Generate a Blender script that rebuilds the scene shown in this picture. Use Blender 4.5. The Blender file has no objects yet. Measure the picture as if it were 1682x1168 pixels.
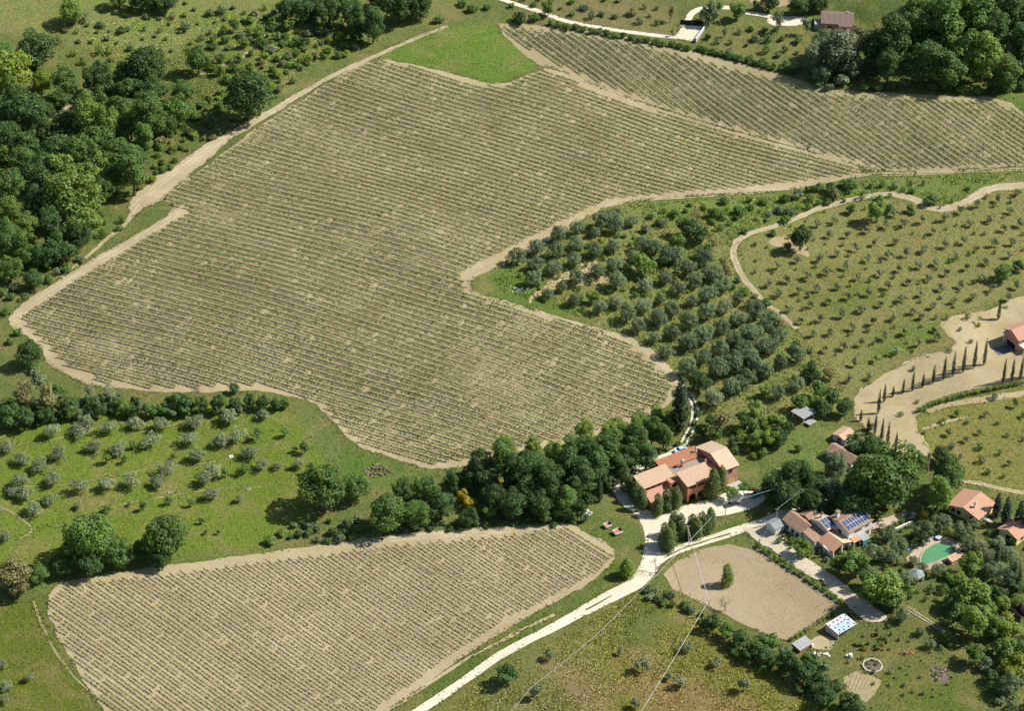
import bpy, bmesh, math, random
import numpy as np
from mathutils import Vector, Matrix
from mathutils.geometry import delaunay_2d_cdt

scene = bpy.context.scene
COL = scene.collection
R = math.radians

# ------------------------------------------------------------------ camera
PITCH = R(36.0); DIST = 800.0
FPX = 841.0 / math.tan(R(11.0))                 # focal length in photo pixels
CAM = np.array([0.0, -DIST * math.cos(PITCH), DIST * math.sin(PITCH)])
cam_d = bpy.data.cameras.new('camera'); cam_o = bpy.data.objects.new('camera', cam_d); COL.objects.link(cam_o)
cam_o.location = CAM; cam_o.rotation_euler = (math.pi / 2 - PITCH, 0, 0)
cam_d.sensor_fit = 'HORIZONTAL'; cam_d.angle = R(22.0); cam_d.clip_start = 1.0; cam_d.clip_end = 8000.0
scene.camera = cam_o

# ------------------------------------------------------------------ sky and sun
SUN_EL = R(46.0); SUN_AZ = R(9.0)               # azimuth counted from +x (right) towards +y (away)
world = bpy.data.worlds.new('World'); scene.world = world; world.use_nodes = True
wn = world.node_tree.nodes; wl = world.node_tree.links
sky = wn.new('ShaderNodeTexSky'); sky.sky_type = 'NISHITA'; sky.sun_disc = False
sky.sun_elevation = SUN_EL; sky.sun_rotation = math.pi / 2 - SUN_AZ
bgn = wn['Background']; bgn.inputs['Strength'].default_value = 0.075
wl.new(sky.outputs[0], bgn.inputs['Color'])
sun_d = bpy.data.lights.new('sun', 'SUN'); sun_d.energy = 5.0; sun_d.angle = R(0.55); sun_d.color = (1.0, 0.95, 0.86)
sun_o = bpy.data.objects.new('sun', sun_d); COL.objects.link(sun_o)
_s = Vector((math.cos(SUN_EL) * math.cos(SUN_AZ), math.cos(SUN_EL) * math.sin(SUN_AZ), math.sin(SUN_EL)))
sun_o.rotation_euler = (-_s).to_track_quat('-Z', 'Y').to_euler(); sun_o.location = (200, 0, 300)
vs = scene.view_settings
vs.view_transform = 'Standard'; vs.look = 'None'; vs.gamma = 1.0; vs.exposure = 0.42; vs.use_curve_mapping = False

# ------------------------------------------------------------------ terrain
def sstep(t):
    t = np.clip(t, 0, 1); return t * t * (3 - 2 * t)
PADS = [(51, -60, 17, 32, -2.0), (88, -84, 11, 20, 0.0), (129, -75, 7, 14, 0.0), (157, 5, 9, 18, 1.5), (117, 197, 8, 16, 5.1), (117.3, -91.3, 8, 13, -0.26)]
def H(x, y):
    x = np.asarray(x, float); y = np.asarray(y, float)
    h = 5.0 * np.exp(-(((x + 40) / 115) ** 2 + ((y - 45) / 75) ** 2))
    h = h + 6.0 * sstep((y - 90) / 170) + 7.0 * sstep((-x - 150 + 0.25 * y) / 110)
    h = h - 3.0 * np.exp(-((x - 45 + (y + 60) * 0.4) / 26) ** 2) * np.exp(-((y + 45) / 50) ** 2)
    h = h + 3.5 * sstep((x - 70) / 90) * sstep((y + 30) / 60)
    h = h + 0.55 * np.sin(x / 17 + 0.8) * np.cos(y / 21 - 0.4) + 0.3 * np.sin(x / 9.3 + y / 11.7)
    for cx, cy, r0, r1, lv in PADS:                # levelled building plots
        w = 1 - sstep((np.hypot(x - cx, y - cy) - r0) / (r1 - r0)); h = h * (1 - w) + lv * w
    return h
_fwd = np.array([0, math.cos(PITCH), -math.sin(PITCH)]); _up = np.array([0, math.sin(PITCH), math.cos(PITCH)])
def at_np(P, dz=0.0):
    """photo pixels (n,2) -> points (n,3) lying dz above the terrain along the view ray."""
    P = np.asarray(P, float).reshape(-1, 2)
    d = _fwd[None] + ((P[:, 0] - 841) / FPX)[:, None] * np.array([1., 0, 0]) + (-(P[:, 1] - 584) / FPX)[:, None] * _up
    z = np.zeros(len(P)) + dz
    for _ in range(14):
        t = (z - CAM[2]) / d[:, 2]
        p = CAM[None] + d * t[:, None]
        z = 0.5 * z + 0.5 * (H(p[:, 0], p[:, 1]) + dz)
    t = (z - CAM[2]) / d[:, 2]
    return CAM[None] + d * t[:, None]
def at(px, py, dz=0.0):
    return Vector(at_np([(px, py)], dz)[0])
def mpp(p):                                      # photo pixels per metre at a point
    return FPX / float(np.linalg.norm(np.array(p) - CAM))

# ------------------------------------------------------------------ value noise (numpy)
_rs = np.random.RandomState(5); _grid = _rs.rand(256, 256)
def vnoise(x, y):
    x = np.asarray(x, float); y = np.asarray(y, float)
    xi = np.floor(x).astype(int); yi = np.floor(y).astype(int); fx = x - xi; fy = y - yi
    fx = fx * fx * (3 - 2 * fx); fy = fy * fy * (3 - 2 * fy)
    g = lambda a, b: _grid[a & 255, b & 255]
    return (g(xi, yi) * (1 - fx) + g(xi + 1, yi) * fx) * (1 - fy) + (g(xi, yi + 1) * (1 - fx) + g(xi + 1, yi + 1) * fx) * fy
def fbm(x, y, o=4):
    s = 0; a = 0.5
    for k in range(o):
        s = s + a * vnoise(x * 2 ** k + 17.3 * k, y * 2 ** k - 9.1 * k); a *= 0.5
    return s / (1 - 0.5 ** o)

# ------------------------------------------------------------------ mesh helpers
def mesh_np(name, V, F, mats=None, midx=None, smooth=False, color=None):
    """V (n,3), F (m,k) arrays or a list of such arrays."""
    Fs = F if isinstance(F, list) else [F]
    Fs = [np.asarray(f, np.int32) for f in Fs if len(f)]
    me = bpy.data.meshes.new(name)
    V = np.asarray(V, np.float32)
    me.vertices.add(len(V)); me.vertices.foreach_set('co', V.ravel())
    loops = np.concatenate([f.ravel() for f in Fs]); tot = np.concatenate([np.full(len(f), f.shape[1], np.int32) for f in Fs])
    start = np.concatenate([[0], np.cumsum(tot)[:-1]]).astype(np.int32)
    me.loops.add(len(loops)); me.loops.foreach_set('vertex_index', loops.astype(np.int32))
    me.polygons.add(len(tot)); me.polygons.foreach_set('loop_start', start)
    for m in (mats or []): me.materials.append(m)
    if midx is not None: me.polygons.foreach_set('material_index', np.asarray(midx, np.int32))
    me.polygons.foreach_set('use_smooth', np.full(len(tot), bool(smooth)))
    me.update(calc_edges=True)
    if color is not None:
        a = me.color_attributes.new('tint', 'FLOAT_COLOR', 'POINT')
        c = np.ones((len(V), 4), np.float32); c[:, :3] = color
        a.data.foreach_set('color', c.ravel())
    return me
def link(name, me, parent=None, loc=None):
    o = bpy.data.objects.new(name, me); COL.objects.link(o)
    if parent is not None: o.parent = parent
    if loc is not None: o.location = loc
    return o
def tag(o, label=None, cat=None, group=None, kind=None):
    if label: o['label'] = label
    if cat: o['category'] = cat
    if group: o['group'] = group
    if kind: o['kind'] = kind
    return o
def empty(name, loc, rz=0.0):
    o = bpy.data.objects.new(name, None); COL.objects.link(o); o.location = loc; o.rotation_euler = (0, 0, rz)
    o.empty_display_size = 0.5
    return o
class MB:
    """collects shapes, builds one mesh object"""
    def __init__(s): s.v = []; s.f = []
    def poly(s, pts):
        n = len(s.v); s.v += [tuple(p) for p in pts]; s.f.append(list(range(n, n + len(pts)))); return s
    def prism(s, base, top):
        n = len(s.v); k = len(base); s.v += [tuple(p) for p in base] + [tuple(p) for p in top]
        s.f.append([n + i for i in range(k)][::-1]); s.f.append([n + k + i for i in range(k)])
        for i in range(k): j = (i + 1) % k; s.f.append([n + i, n + j, n + k + j, n + k + i])
        return s
    def box(s, x0, x1, y0, y1, z0, z1):
        b = [(x0, y0, z0), (x1, y0, z0), (x1, y1, z0), (x0, y1, z0)]
        return s.prism(b, [(x, y, z1) for x, y, _ in b])
    def slab(s, pts, t):
        a, b, c = [Vector(p) for p in pts[:3]]; n = (b - a).cross(c - b).normalized()
        if n.z < 0: n = -n; pts = pts[::-1]
        return s.prism([Vector(p) - n * t for p in pts], pts)
    def cyl(s, p, q, r0, r1=None, k=8):
        r1 = r0 if r1 is None else r1
        p = Vector(p); q = Vector(q); d = (q - p).normalized()
        a = d.orthogonal().normalized(); b = d.cross(a)
        ring = lambda c, r: [c + (a * math.cos(2 * math.pi * i / k) + b * math.sin(2 * math.pi * i / k)) * r for i in range(k)]
        return s.prism(ring(p, r0), ring(q, r1))
    def tube(s, pts, radii, k=6):
        for i in range(len(pts) - 1): s.cyl(pts[i], pts[i + 1], radii[i], radii[i + 1], k)
        return s
    def build(s, name, mat, parent=None, smooth=False, bevel=0):
        me = bpy.data.meshes.new(name); me.from_pydata(s.v, [], s.f); me.materials.append(mat)
        if smooth:
            for p in me.polygons: p.use_smooth = True
        me.update()
        o = link(name, me, parent)
        if bevel:
            b = o.modifiers.new('bevel', 'BEVEL'); b.width = bevel; b.segments = 2
        return o

# ------------------------------------------------------------------ materials
def new_mat(name):
    m = bpy.data.materials.new(name); m.use_nodes = True
    nt = m.node_tree; return m, nt, nt.nodes, nt.links, nt.nodes['Principled BSDF']
def _noise(N, L, coord, scale, detail=4, rough=0.6, dist=0.0):
    n = N.new('ShaderNodeTexNoise'); n.inputs['Scale'].default_value = scale; n.inputs['Detail'].default_value = detail
    n.inputs['Roughness'].default_value = rough; n.inputs['Distortion'].default_value = dist
    L.new(coord, n.inputs['Vector']); return n
def _ramp(N, L, fac, stops):
    r = N.new('ShaderNodeValToRGB'); L.new(fac, r.inputs[0]); e = r.color_ramp.elements
    while len(e) > 1: e.remove(e[-1])
    e[0].position = stops[0][0]; e[0].color = (*stops[0][1], 1)
    for p, c in stops[1:]:
        q = e.new(p); q.color = (*c, 1)
    return r
def _mix(N, L, a, b, fac, mode='MIX'):
    m = N.new('ShaderNodeMix'); m.data_type = 'RGBA'; m.blend_type = mode
    for sock, v in ((m.inputs['Factor'], fac), (m.inputs[6], a), (m.inputs[7], b)):
        if hasattr(v, 'is_output'): L.new(v, sock)
        elif isinstance(v, (int, float)): sock.default_value = v
        else: sock.default_value = (*v, 1)
    return m.outputs[2]
def _map(N, L, fac, a, b, c, d):
    m = N.new('ShaderNodeMapRange'); L.new(fac, m.inputs[0])
    for i, v in enumerate((a, b, c, d)): m.inputs[i + 1].default_value = v
    return m.outputs[0]
def _bump(N, L, height, bsdf, dist, strength=1.0):
    b = N.new('ShaderNodeBump'); b.inputs['Strength'].default_value = strength; b.inputs['Distance'].default_value = dist
    L.new(height, b.inputs['Height']); L.new(b.outputs[0], bsdf.inputs['Normal'])
def dull(b, rough=0.9, spec=0.15):
    b.inputs['Roughness'].default_value = rough; b.inputs['Specular IOR Level'].default_value = spec

def mat_plain(name, col, rough=0.8, var=0.25, scale=1.5, spec=0.3, bump=0.0, metal=0.0):
    m, nt, N, L, b = new_mat(name); dull(b, rough, spec); b.inputs['Metallic'].default_value = metal
    g = N.new('ShaderNodeNewGeometry')
    n = _noise(N, L, g.outputs['Position'], scale, 6, 0.65)
    f = _map(N, L, n.outputs[0], 0.25, 0.75, 1 - var, 1 + var)
    c = _mix(N, L, col, f, 1.0, 'MULTIPLY'); L.new(c, b.inputs['Base Color'])
    if bump: _bump(N, L, n.outputs[0], b, bump)
    return m
def mat_leaf(name, col, trans=0.35, var=0.35, hue=0.03):
    m, nt, N, L, b = new_mat(name); dull(b, 0.55, 0.25)
    g = N.new('ShaderNodeNewGeometry'); oi = N.new('ShaderNodeObjectInfo')
    f1 = _map(N, L, g.outputs['Random Per Island'], 0, 1, 1 - var, 1 + var)
    f2 = _map(N, L, oi.outputs['Random'], 0, 1, 0.8, 1.22)
    c = _mix(N, L, col, f1, 1.0, 'MULTIPLY'); c = _mix(N, L, c, f2, 1.0, 'MULTIPLY')
    hs = N.new('ShaderNodeHueSaturation'); L.new(c, hs.inputs['Color'])
    n = _noise(N, L, g.outputs['Position'], 0.5, 2)
    L.new(_map(N, L, n.outputs[0], 0.3, 0.7, 0.5 - hue, 0.5 + hue), hs.inputs['Hue'])
    L.new(_map(N, L, n.outputs[0], 0.3, 0.7, 1.12, 0.86), hs.inputs['Saturation'])
    L.new(hs.outputs[0], b.inputs['Base Color'])
    t = N.new('ShaderNodeBsdfTranslucent'); L.new(_mix(N, L, hs.outputs[0], (1.0, 1.0, 0.45), 1.0, 'MULTIPLY'), t.inputs['Color'])
    mx = N.new('ShaderNodeMixShader'); mx.inputs[0].default_value = trans
    L.new(b.outputs[0], mx.inputs[1]); L.new(t.outputs[0], mx.inputs[2])
    L.new(mx.outputs[0], N['Material Output'].inputs['Surface'])
    return m
def mat_grass(name):
    """colour comes from the 'tint' attribute (what grows there), grain from noise"""
    m, nt, N, L, b = new_mat(name); dull(b, 0.95, 0.08)
    g = N.new('ShaderNodeNewGeometry'); P = g.outputs['Position']
    a = N.new('ShaderNodeAttribute'); a.attribute_name = 'tint'
    n1 = _noise(N, L, P, 0.09, 5, 0.6, 0.6); n2 = _noise(N, L, P, 0.5, 6, 0.7, 0.4); n3 = _noise(N, L, P, 1.7, 5, 0.75)
    dry = _mix(N, L, a.outputs['Color'], (0.30, 0.23, 0.10), _map(N, L, n1.outputs[0], 0.46, 0.7, 0.0, 0.6))
    lush = _mix(N, L, dry, (0.095, 0.145, 0.034), _map(N, L, n2.outputs[0], 0.5, 0.68, 0.0, 0.42))
    v = _map(N, L, n3.outputs[0], 0.28, 0.72, 0.52, 1.45)
    c = _mix(N, L, lush, v, 1.0, 'MULTIPLY'); L.new(c, b.inputs['Base Color'])
    s = N.new('ShaderNodeMath'); s.operation = 'ADD'; L.new(n3.outputs[0], s.inputs[0]); L.new(n2.outputs[0], s.inputs[1])
    _bump(N, L, s.outputs[0], b, 0.8, 0.9)
    return m
def mat_tuft(name):
    m, nt, N, L, b = new_mat(name); dull(b, 0.8, 0.1)
    a = N.new('ShaderNodeAttribute'); a.attribute_name = 'tint'
    g = N.new('ShaderNodeNewGeometry')
    c = _mix(N, L, a.outputs['Color'], _map(N, L, g.outputs['Random Per Island'], 0, 1, 0.65, 1.3), 1.0, 'MULTIPLY')
    L.new(c, b.inputs['Base Color']); return m
def mat_soil(name, c0, c1, c2, weed=0.0, clod=0.35, scale=1.0, streak=None):
    m, nt, N, L, b = new_mat(name); dull(b, 0.95, 0.08)
    g = N.new('ShaderNodeNewGeometry'); P = g.outputs['Position']
    n1 = _noise(N, L, P, 0.06 * scale, 5, 0.6, 0.5); n2 = _noise(N, L, P, 0.7 * scale, 6, 0.7, 0.3); n3 = _noise(N, L, P, 3.5 * scale, 4, 0.8)
    c = _ramp(N, L, n1.outputs[0], [(0.3, c0), (0.52, c1), (0.72, c2)]).outputs[0]
    c = _mix(N, L, c, c2, _map(N, L, n2.outputs[0], 0.5, 0.75, 0, 0.6))
    if weed:
        c = _mix(N, L, c, (0.17, 0.18, 0.06), _map(N, L, n2.outputs[0], 0.42, 0.3, 0, weed))
    v = _map(N, L, n3.outputs[0], 0.25, 0.75, 0.72, 1.25)
    h = n3.outputs[0]
    c = _mix(N, L, c, v, 1.0, 'MULTIPLY')
    if streak:                                    # harrow / wheel lines
        mp = N.new('ShaderNodeMapping'); mp.inputs['Rotation'].default_value = (0, 0, streak[0]); L.new(P, mp.inputs[0])
        w = N.new('ShaderNodeTexWave'); w.inputs['Scale'].default_value = streak[1]; w.inputs['Distortion'].default_value = streak[2]
        w.inputs['Detail'].default_value = 3; w.inputs['Detail Scale'].default_value = 0.3; L.new(mp.outputs[0], w.inputs['Vector'])
        c = _mix(N, L, c, _map(N, L, w.outputs[1], 0, 1, 0.94, 1.05), 1.0, 'MULTIPLY')
        ad = N.new('ShaderNodeMath'); ad.operation = 'MULTIPLY_ADD'; L.new(w.outputs[1], ad.inputs[0]); ad.inputs[1].default_value = 0.35; L.new(h, ad.inputs[2]); h = ad.outputs[0]
    L.new(c, b.inputs['Base Color']); _bump(N, L, h, b, clod, 0.8)
    return m
def mat_tiles(name, c0, c1, dirt=0.35):
    """terracotta: ribs run down the slope in object space (x = along the eave)"""
    m, nt, N, L, b = new_mat(name); dull(b, 0.85, 0.2)
    tc = N.new('ShaderNodeTexCoord'); g = N.new('ShaderNodeNewGeometry')
    w = N.new('ShaderNodeTexWave'); w.wave_type = 'BANDS'; w.bands_direction = 'X'; w.inputs['Scale'].default_value = 0.72
    w.inputs['Distortion'].default_value = 0.4; L.new(tc.outputs['UV'], w.inputs['Vector'])
    w2 = N.new('ShaderNodeTexWave'); w2.bands_direction = 'Y'; w2.inputs['Scale'].default_value = 0.6
    w2.inputs['Distortion'].default_value = 0.6; L.new(tc.outputs['UV'], w2.inputs['Vector'])
    n1 = _noise(N, L, g.outputs['Position'], 0.8, 5, 0.7); n2 = _noise(N, L, g.outputs['Position'], 5.0, 3, 0.8)
    c = _mix(N, L, c0, c1, _map(N, L, n2.outputs[0], 0.3, 0.7, 0, 1))
    c = _mix(N, L, c, (0.16, 0.12, 0.09), _map(N, L, n1.outputs[0], 0.5, 0.75, 0, dirt))
    c = _mix(N, L, c, _map(N, L, w.outputs[1], 0, 1, 0.55, 1.2), 1.0, 'MULTIPLY')
    c = _mix(N, L, c, _map(N, L, w2.outputs[1], 0, 0.5, 0.85, 1.05), 1.0, 'MULTIPLY')
    L.new(c, b.inputs['Base Color']); _bump(N, L, w.outputs[1], b, 0.08, 0.9)
    return m

M = {}
M['grass'] = mat_grass('grass_ground'); M['tuft'] = mat_tuft('grass_blades')
M['soil'] = mat_soil('vineyard_soil', (0.33, 0.27, 0.15), (0.395, 0.33, 0.195), (0.46, 0.395, 0.24), weed=0.45)
M['soil2'] = mat_soil('vineyard_soil_upper', (0.29, 0.255, 0.14), (0.335, 0.29, 0.165), (0.39, 0.335, 0.20), weed=0.7)
M['soil3'] = mat_soil('vineyard_soil_lower', (0.36, 0.30, 0.175), (0.41, 0.345, 0.205), (0.47, 0.40, 0.25), weed=0.4)
M['plough'] = mat_soil('paddock_earth', (0.34, 0.27, 0.17), (0.38, 0.305, 0.195), (0.43, 0.355, 0.235), weed=0.0, clod=0.5, streak=None)
M['tan'] = mat_soil('dry_slope', (0.35, 0.29, 0.16), (0.43, 0.36, 0.21), (0.51, 0.435, 0.27), weed=0.35, clod=0.5)
M['dirt'] = mat_soil('dirt_track', (0.33, 0.28, 0.165), (0.40, 0.34, 0.21), (0.49, 0.42, 0.28), weed=0.5, clod=0.25)
M['road'] = mat_soil('white_gravel', (0.56, 0.505, 0.39), (0.64, 0.585, 0.46), (0.71, 0.655, 0.53), weed=0.0, clod=0.12)
M['earth_dark'] = mat_soil('dug_earth', (0.16, 0.13, 0.10), (0.22, 0.18, 0.14), (0.28, 0.23, 0.17), clod=0.5)
M['pave'] = mat_soil('stone_paving', (0.40, 0.32, 0.25), (0.46, 0.37, 0.29), (0.52, 0.43, 0.34), clod=0.1)
LEAF = {
 'dark': mat_leaf('leaf_dark', (0.076, 0.140, 0.040)), 'mid': mat_leaf('leaf_mid', (0.120, 0.208, 0.048)),
 'bright': mat_leaf('leaf_bright', (0.185, 0.275, 0.055)), 'lime': mat_leaf('leaf_lime', (0.215, 0.280, 0.040)),
 'olive': mat_leaf('leaf_olive', (0.125, 0.175, 0.082), 0.15), 'silver': mat_leaf('leaf_silver', (0.225, 0.265, 0.140), 0.25),
 'grey': mat_leaf('leaf_grey', (0.185, 0.218, 0.118), 0.2), 'cypress': mat_leaf('leaf_cypress', (0.032, 0.058, 0.022), 0.1),
 'poplar': mat_leaf('leaf_poplar', (0.135, 0.190, 0.062)), 'brown': mat_leaf('leaf_brown', (0.195, 0.18, 0.07), 0.2, 0.3, 0.008),
 'yellow': mat_leaf('leaf_yellow', (0.42, 0.35, 0.04)), 'purple': mat_leaf('leaf_purple', (0.035, 0.018, 0.022), 0.1),
 'vine': mat_leaf('leaf_vine', (0.165, 0.245, 0.062), 0.35, 0.35), 'vine2': mat_leaf('leaf_vine_upper', (0.115, 0.195, 0.050), 0.3, 0.35),
 'vine3': mat_leaf('leaf_vine_young', (0.120, 0.175, 0.042), 0.3, 0.4),
}
M['bark'] = mat_plain('bark', (0.12, 0.09, 0.065), 0.95, 0.4, 3.0, 0.1, 0.05)
M['barkpale'] = mat_plain('bark_pale', (0.26, 0.22, 0.17), 0.95, 0.3, 3.0, 0.1, 0.05)
M['vinewood'] = mat_plain('vine_wood', (0.075, 0.052, 0.036), 0.95, 0.3, 3.0, 0.1)
M['post'] = mat_plain('weathered_post', (0.46, 0.40, 0.32), 0.9, 0.3, 2.0, 0.1)
M['stake'] = mat_plain('pale_stake', (0.60, 0.53, 0.38), 0.85, 0.2, 2.0, 0.1)
M['path'] = mat_soil('trodden_grass', (0.22, 0.205, 0.085), (0.27, 0.245, 0.115), (0.33, 0.29, 0.155), weed=0.6, clod=0.2)
M['drive'] = mat_soil('pale_drive', (0.45, 0.385, 0.28), (0.56, 0.49, 0.37), (0.66, 0.60, 0.47), weed=0.25, clod=0.2)
# ------------------------------------------------------------------ layout polygons (photo pixels -> plan)
def W2(px): return at_np(px)[:, :2]
def inside(P, poly):
    x, y = P[:, 0], P[:, 1]; c = np.zeros(len(P), bool); n = len(poly)
    for i in range(n):
        x0, y0 = poly[i]; x1, y1 = poly[(i + 1) % n]
        if y0 == y1: continue
        k = (y0 > y) != (y1 > y)
        c ^= k & (x < (x1 - x0) * (y - y0) / (y1 - y0) + x0)
    return c
def pdist(P, poly, closed=True):
    d = np.full(len(P), 1e9); n = len(poly)
    for i in range(n if closed else n - 1):
        a = poly[i]; b = poly[(i + 1) % n]; ab = b - a; L2 = max((ab ** 2).sum(), 1e-9)
        t = np.clip(((P - a) @ ab) / L2, 0, 1); q = a + t[:, None] * ab
        d = np.minimum(d, np.hypot(P[:, 0] - q[:, 0], P[:, 1] - q[:, 1]))
    return d
def sdist(P, poly):
    d = pdist(P, poly); return np.where(inside(P, poly), d, -d)

PX = {}
PX['main'] = [(617,92),(700,109),(760,124),(822,141),(878,117),(905,109),(1000,150),(1140,195),(1300,240),(1448,283),(1340,304),(1180,320),(1010,331),(960,358),(900,392),(840,428),(785,452),(766,468),(785,486),(850,502),(930,526),(1040,560),(1085,592),(1117,628),(1112,660),(1050,692),(960,722),(860,748),(780,766),(706,773),(640,753),(572,728),(546,690),(512,660),(470,648),(400,640),(320,647),(230,643),(150,634),(100,612),(74,592),(68,566),(20,537),(14,520),(50,490),(120,450),(200,400),(295,344),(264,325),(330,277),(440,197),(540,132)]
PX['upper'] = [(806,38),(860,38),(940,47),(1040,62),(1130,82),(1230,106),(1310,128),(1358,148),(1450,152),(1560,158),(1645,158),(1700,198),(1790,215),(1790,272),(1682,274),(1560,279),(1448,283),(1300,239),(1140,194),(1000,149),(905,108),(880,108)]
PX['lower'] = [(70,985),(100,955),(200,940),(330,922),(480,903),(560,887),(630,880),(760,872),(880,862),(935,858),(980,882),(1018,912),(990,945),(935,978),(845,1026),(750,1085),(640,1168),(560,1225),(200,1225),(150,1140),(108,1075)]
PX['green'] = [(622,90),(690,62),(742,44),(806,37),(850,75),(884,107),(822,139),(760,122),(690,106)]
PX['tan'] = [(1682,485),(1660,492),(1620,508),(1575,516),(1538,523),(1560,543),(1566,562),(1558,577),(1520,585),(1470,603),(1432,627),(1402,648),(1398,668),(1404,690),(1430,706),(1460,738),(1500,765),(1524,776),(1530,745),(1512,717),(1500,690),(1520,670),(1560,655),(1640,640),(1700,632),(1800,620),(1800,470)]
PX['plough'] = [(1090,945),(1110,925),(1150,903),(1200,893),(1245,908),(1290,935),(1340,968),(1377,996),(1340,1028),(1292,1052),(1250,1040),(1190,1010),(1140,985),(1105,968)]
# kinds of grass: (polygon, colour, soft edge in metres)
GR = [
 ([(-400,-200),(720,-200),(700,30),(600,70),(520,115),(470,150),(350,60),(200,120),(90,60),(-400,60)], (0.19,0.225,0.064), 8),
 ([(-300,60),(90,60),(200,120),(350,110),(400,190),(300,250),(215,310),(190,370),(110,430),(0,500),(-300,600)], (0.12,0.15,0.042), 6),
 (PX['green'], (0.135,0.215,0.034), 1.0),
 ([(820,0),(1100,0),(1100,60),(960,45),(860,30)], (0.20,0.185,0.085), 6),
 ([(1150,-50),(1420,-50),(1420,80),(1340,140),(1200,100),(1150,60)], (0.165,0.185,0.062), 5),
 ([(1340,-60),(1800,-60),(1800,160),(1360,145)], (0.10,0.135,0.036), 6),
 ([(1640,150),(1800,150),(1800,215),(1700,196)], (0.12,0.20,0.035), 1.5),
 ([(1000,335),(1200,320),(1450,290),(1800,272),(1800,305),(1560,335),(1460,318),(1340,342),(1215,388),(1190,370),(1040,355)], (0.16,0.215,0.05), 3),
 ([(1215,388),(1340,345),(1460,320),(1540,345),(1682,300),(1800,300),(1800,480),(1682,485),(1540,523),(1565,560),(1470,603),(1400,655),(1330,560),(1240,480),(1208,430)], (0.225,0.232,0.078), 3),
 ([(800,440),(900,395),(1000,345),(1190,370),(1215,420),(1300,530),(1400,660),(1300,710),(1150,690),(1115,625),(1060,560),(930,522),(790,482)], (0.20,0.225,0.072), 3),
 ([(780,470),(830,430),(900,480),(960,520),(930,524),(850,500)], (0.12,0.185,0.035), 3),
 ([(1500,690),(1560,660),(1640,645),(1800,630),(1800,830),(1682,815),(1590,790),(1530,745)], (0.215,0.22,0.055), 2),
 ([(1190,730),(1300,690),(1390,700),(1420,740),(1300,780),(1240,800),(1210,770)], (0.15,0.20,0.05), 3),
 ([(-300,690),(120,670),(300,655),(470,665),(540,720),(560,770),(500,850),(420,900),(300,915),(80,960),(-300,980)], (0.155,0.212,0.030), 4),
 ([(470,655),(515,665),(560,730),(640,755),(705,775),(620,800),(560,790),(520,730)], (0.14,0.185,0.05), 2.5),
 ([(570,735),(705,778),(620,810),(560,790)], (0.10,0.17,0.03), 2),
 ([(-300,960),(60,985),(100,1080),(150,1150),(220,1230),(-300,1240)], (0.128,0.162,0.022), 3),
 ([(640,1168),(750,1085),(930,985),(1020,915),(1060,900),(1045,950),(900,1030),(700,1160)], (0.115,0.16,0.034), 2),
 ([(940,860),(1010,820),(1050,860),(1062,910),(1020,915)], (0.125,0.165,0.04), 2),
 ([(700,1175),(1000,1000),(1070,960),(1150,1010),(1230,1060),(1400,1168),(1400,1260),(600,1260)], (0.19,0.188,0.044), 4),
 ([(820,1100),(960,1060),(1000,1168),(980,1250),(740,1250)], (0.165,0.18,0.06), 5),
 ([(1060,1100),(1130,1120),(1220,1150),(1240,1200),(1090,1190),(1030,1130)], (0.25,0.19,0.075), 5),
 ([(905,1085),(960,1095),(1010,1150),(1000,1200),(930,1150)], (0.26,0.21,0.10), 4),
 ([(1020,1060),(1060,1065),(1080,1085),(1040,1090)], (0.24,0.19,0.09), 3),
 ([(1300,440),(1400,430),(1450,500),(1380,540),(1320,510)], (0.17,0.20,0.05), 6),
 ([(1480,500),(1560,540),(1500,580),(1430,590)], (0.15,0.20,0.045), 5),
 ([(1485,1020),(1510,1016),(1545,1040),(1530,1064),(1495,1056)], (0.27,0.22,0.13), 2.5),
 ([(1400,1040),(1440,1030),(1470,1050),(1440,1075),(1390,1070)], (0.24,0.22,0.12), 3),
 ([(1380,1000),(1420,1020),(1400,1060),(1350,1075),(1310,1062),(1350,1030)], (0.28,0.23,0.13), 2.5),
 ([(1530,1070),(1560,1060),(1600,1080),(1570,1100)], (0.22,0.20,0.10), 3),
 ([(1470,1130),(1520,1110),(1540,1150),(1490,1168)], (0.20,0.20,0.08), 4),
 ([(1000,1010),(1060,980),(1100,1010),(1080,1060),(1020,1060)], (0.14,0.17,0.042), 5),
 ([(1080,900),(1250,835),(1240,870),(1120,910)], (0.115,0.17,0.03), 2),
 ([(1290,1060),(1400,990),(1460,1020),(1520,980),(1682,1040),(1800,1060),(1800,1260),(1400,1260)], (0.145,0.165,0.05), 4),
 ([(1440,1120),(1560,1100),(1650,1168),(1640,1260),(1440,1260)], (0.12,0.16,0.03), 4),
 ([(1430,870),(1800,880),(1800,1040),(1560,1010),(1470,940)], (0.13,0.155,0.05), 4),
]
GRP = [(W2(p), np.array(c), e) for p, c, e in GR]
def ground_color(P):
    c = np.tile(np.array([0.135, 0.165, 0.05]), (len(P), 1))
    wob = (fbm(P[:, 0] / 7, P[:, 1] / 7) - 0.5)
    for poly, col, e in GRP:
        w = sstep((sdist(P, poly) + wob * e * 2.0) / e * 0.5 + 0.5)
        c = c * (1 - w)[:, None] + col[None] * w[:, None]
    return c
def axis(lo, hi, step, far):
    a = list(np.arange(lo, hi + 0.1, step)); s = step * 2; x = a[-1]
    while x < far: x += s; a.append(x); s *= 1.5
    s = step * 2; x = a[0]
    while x > -far: x -= s; a.insert(0, x); s *= 1.5
    return np.array(a)
gx = axis(-215, 215, 1.5, 2600); gy = axis(-175, 255, 1.5, 2600)
X, Y = np.meshgrid(gx, gy); P2 = np.stack([X.ravel(), Y.ravel()], 1)
nx, ny = len(gx), len(gy); ii = np.arange(nx * ny).reshape(ny, nx)
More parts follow.
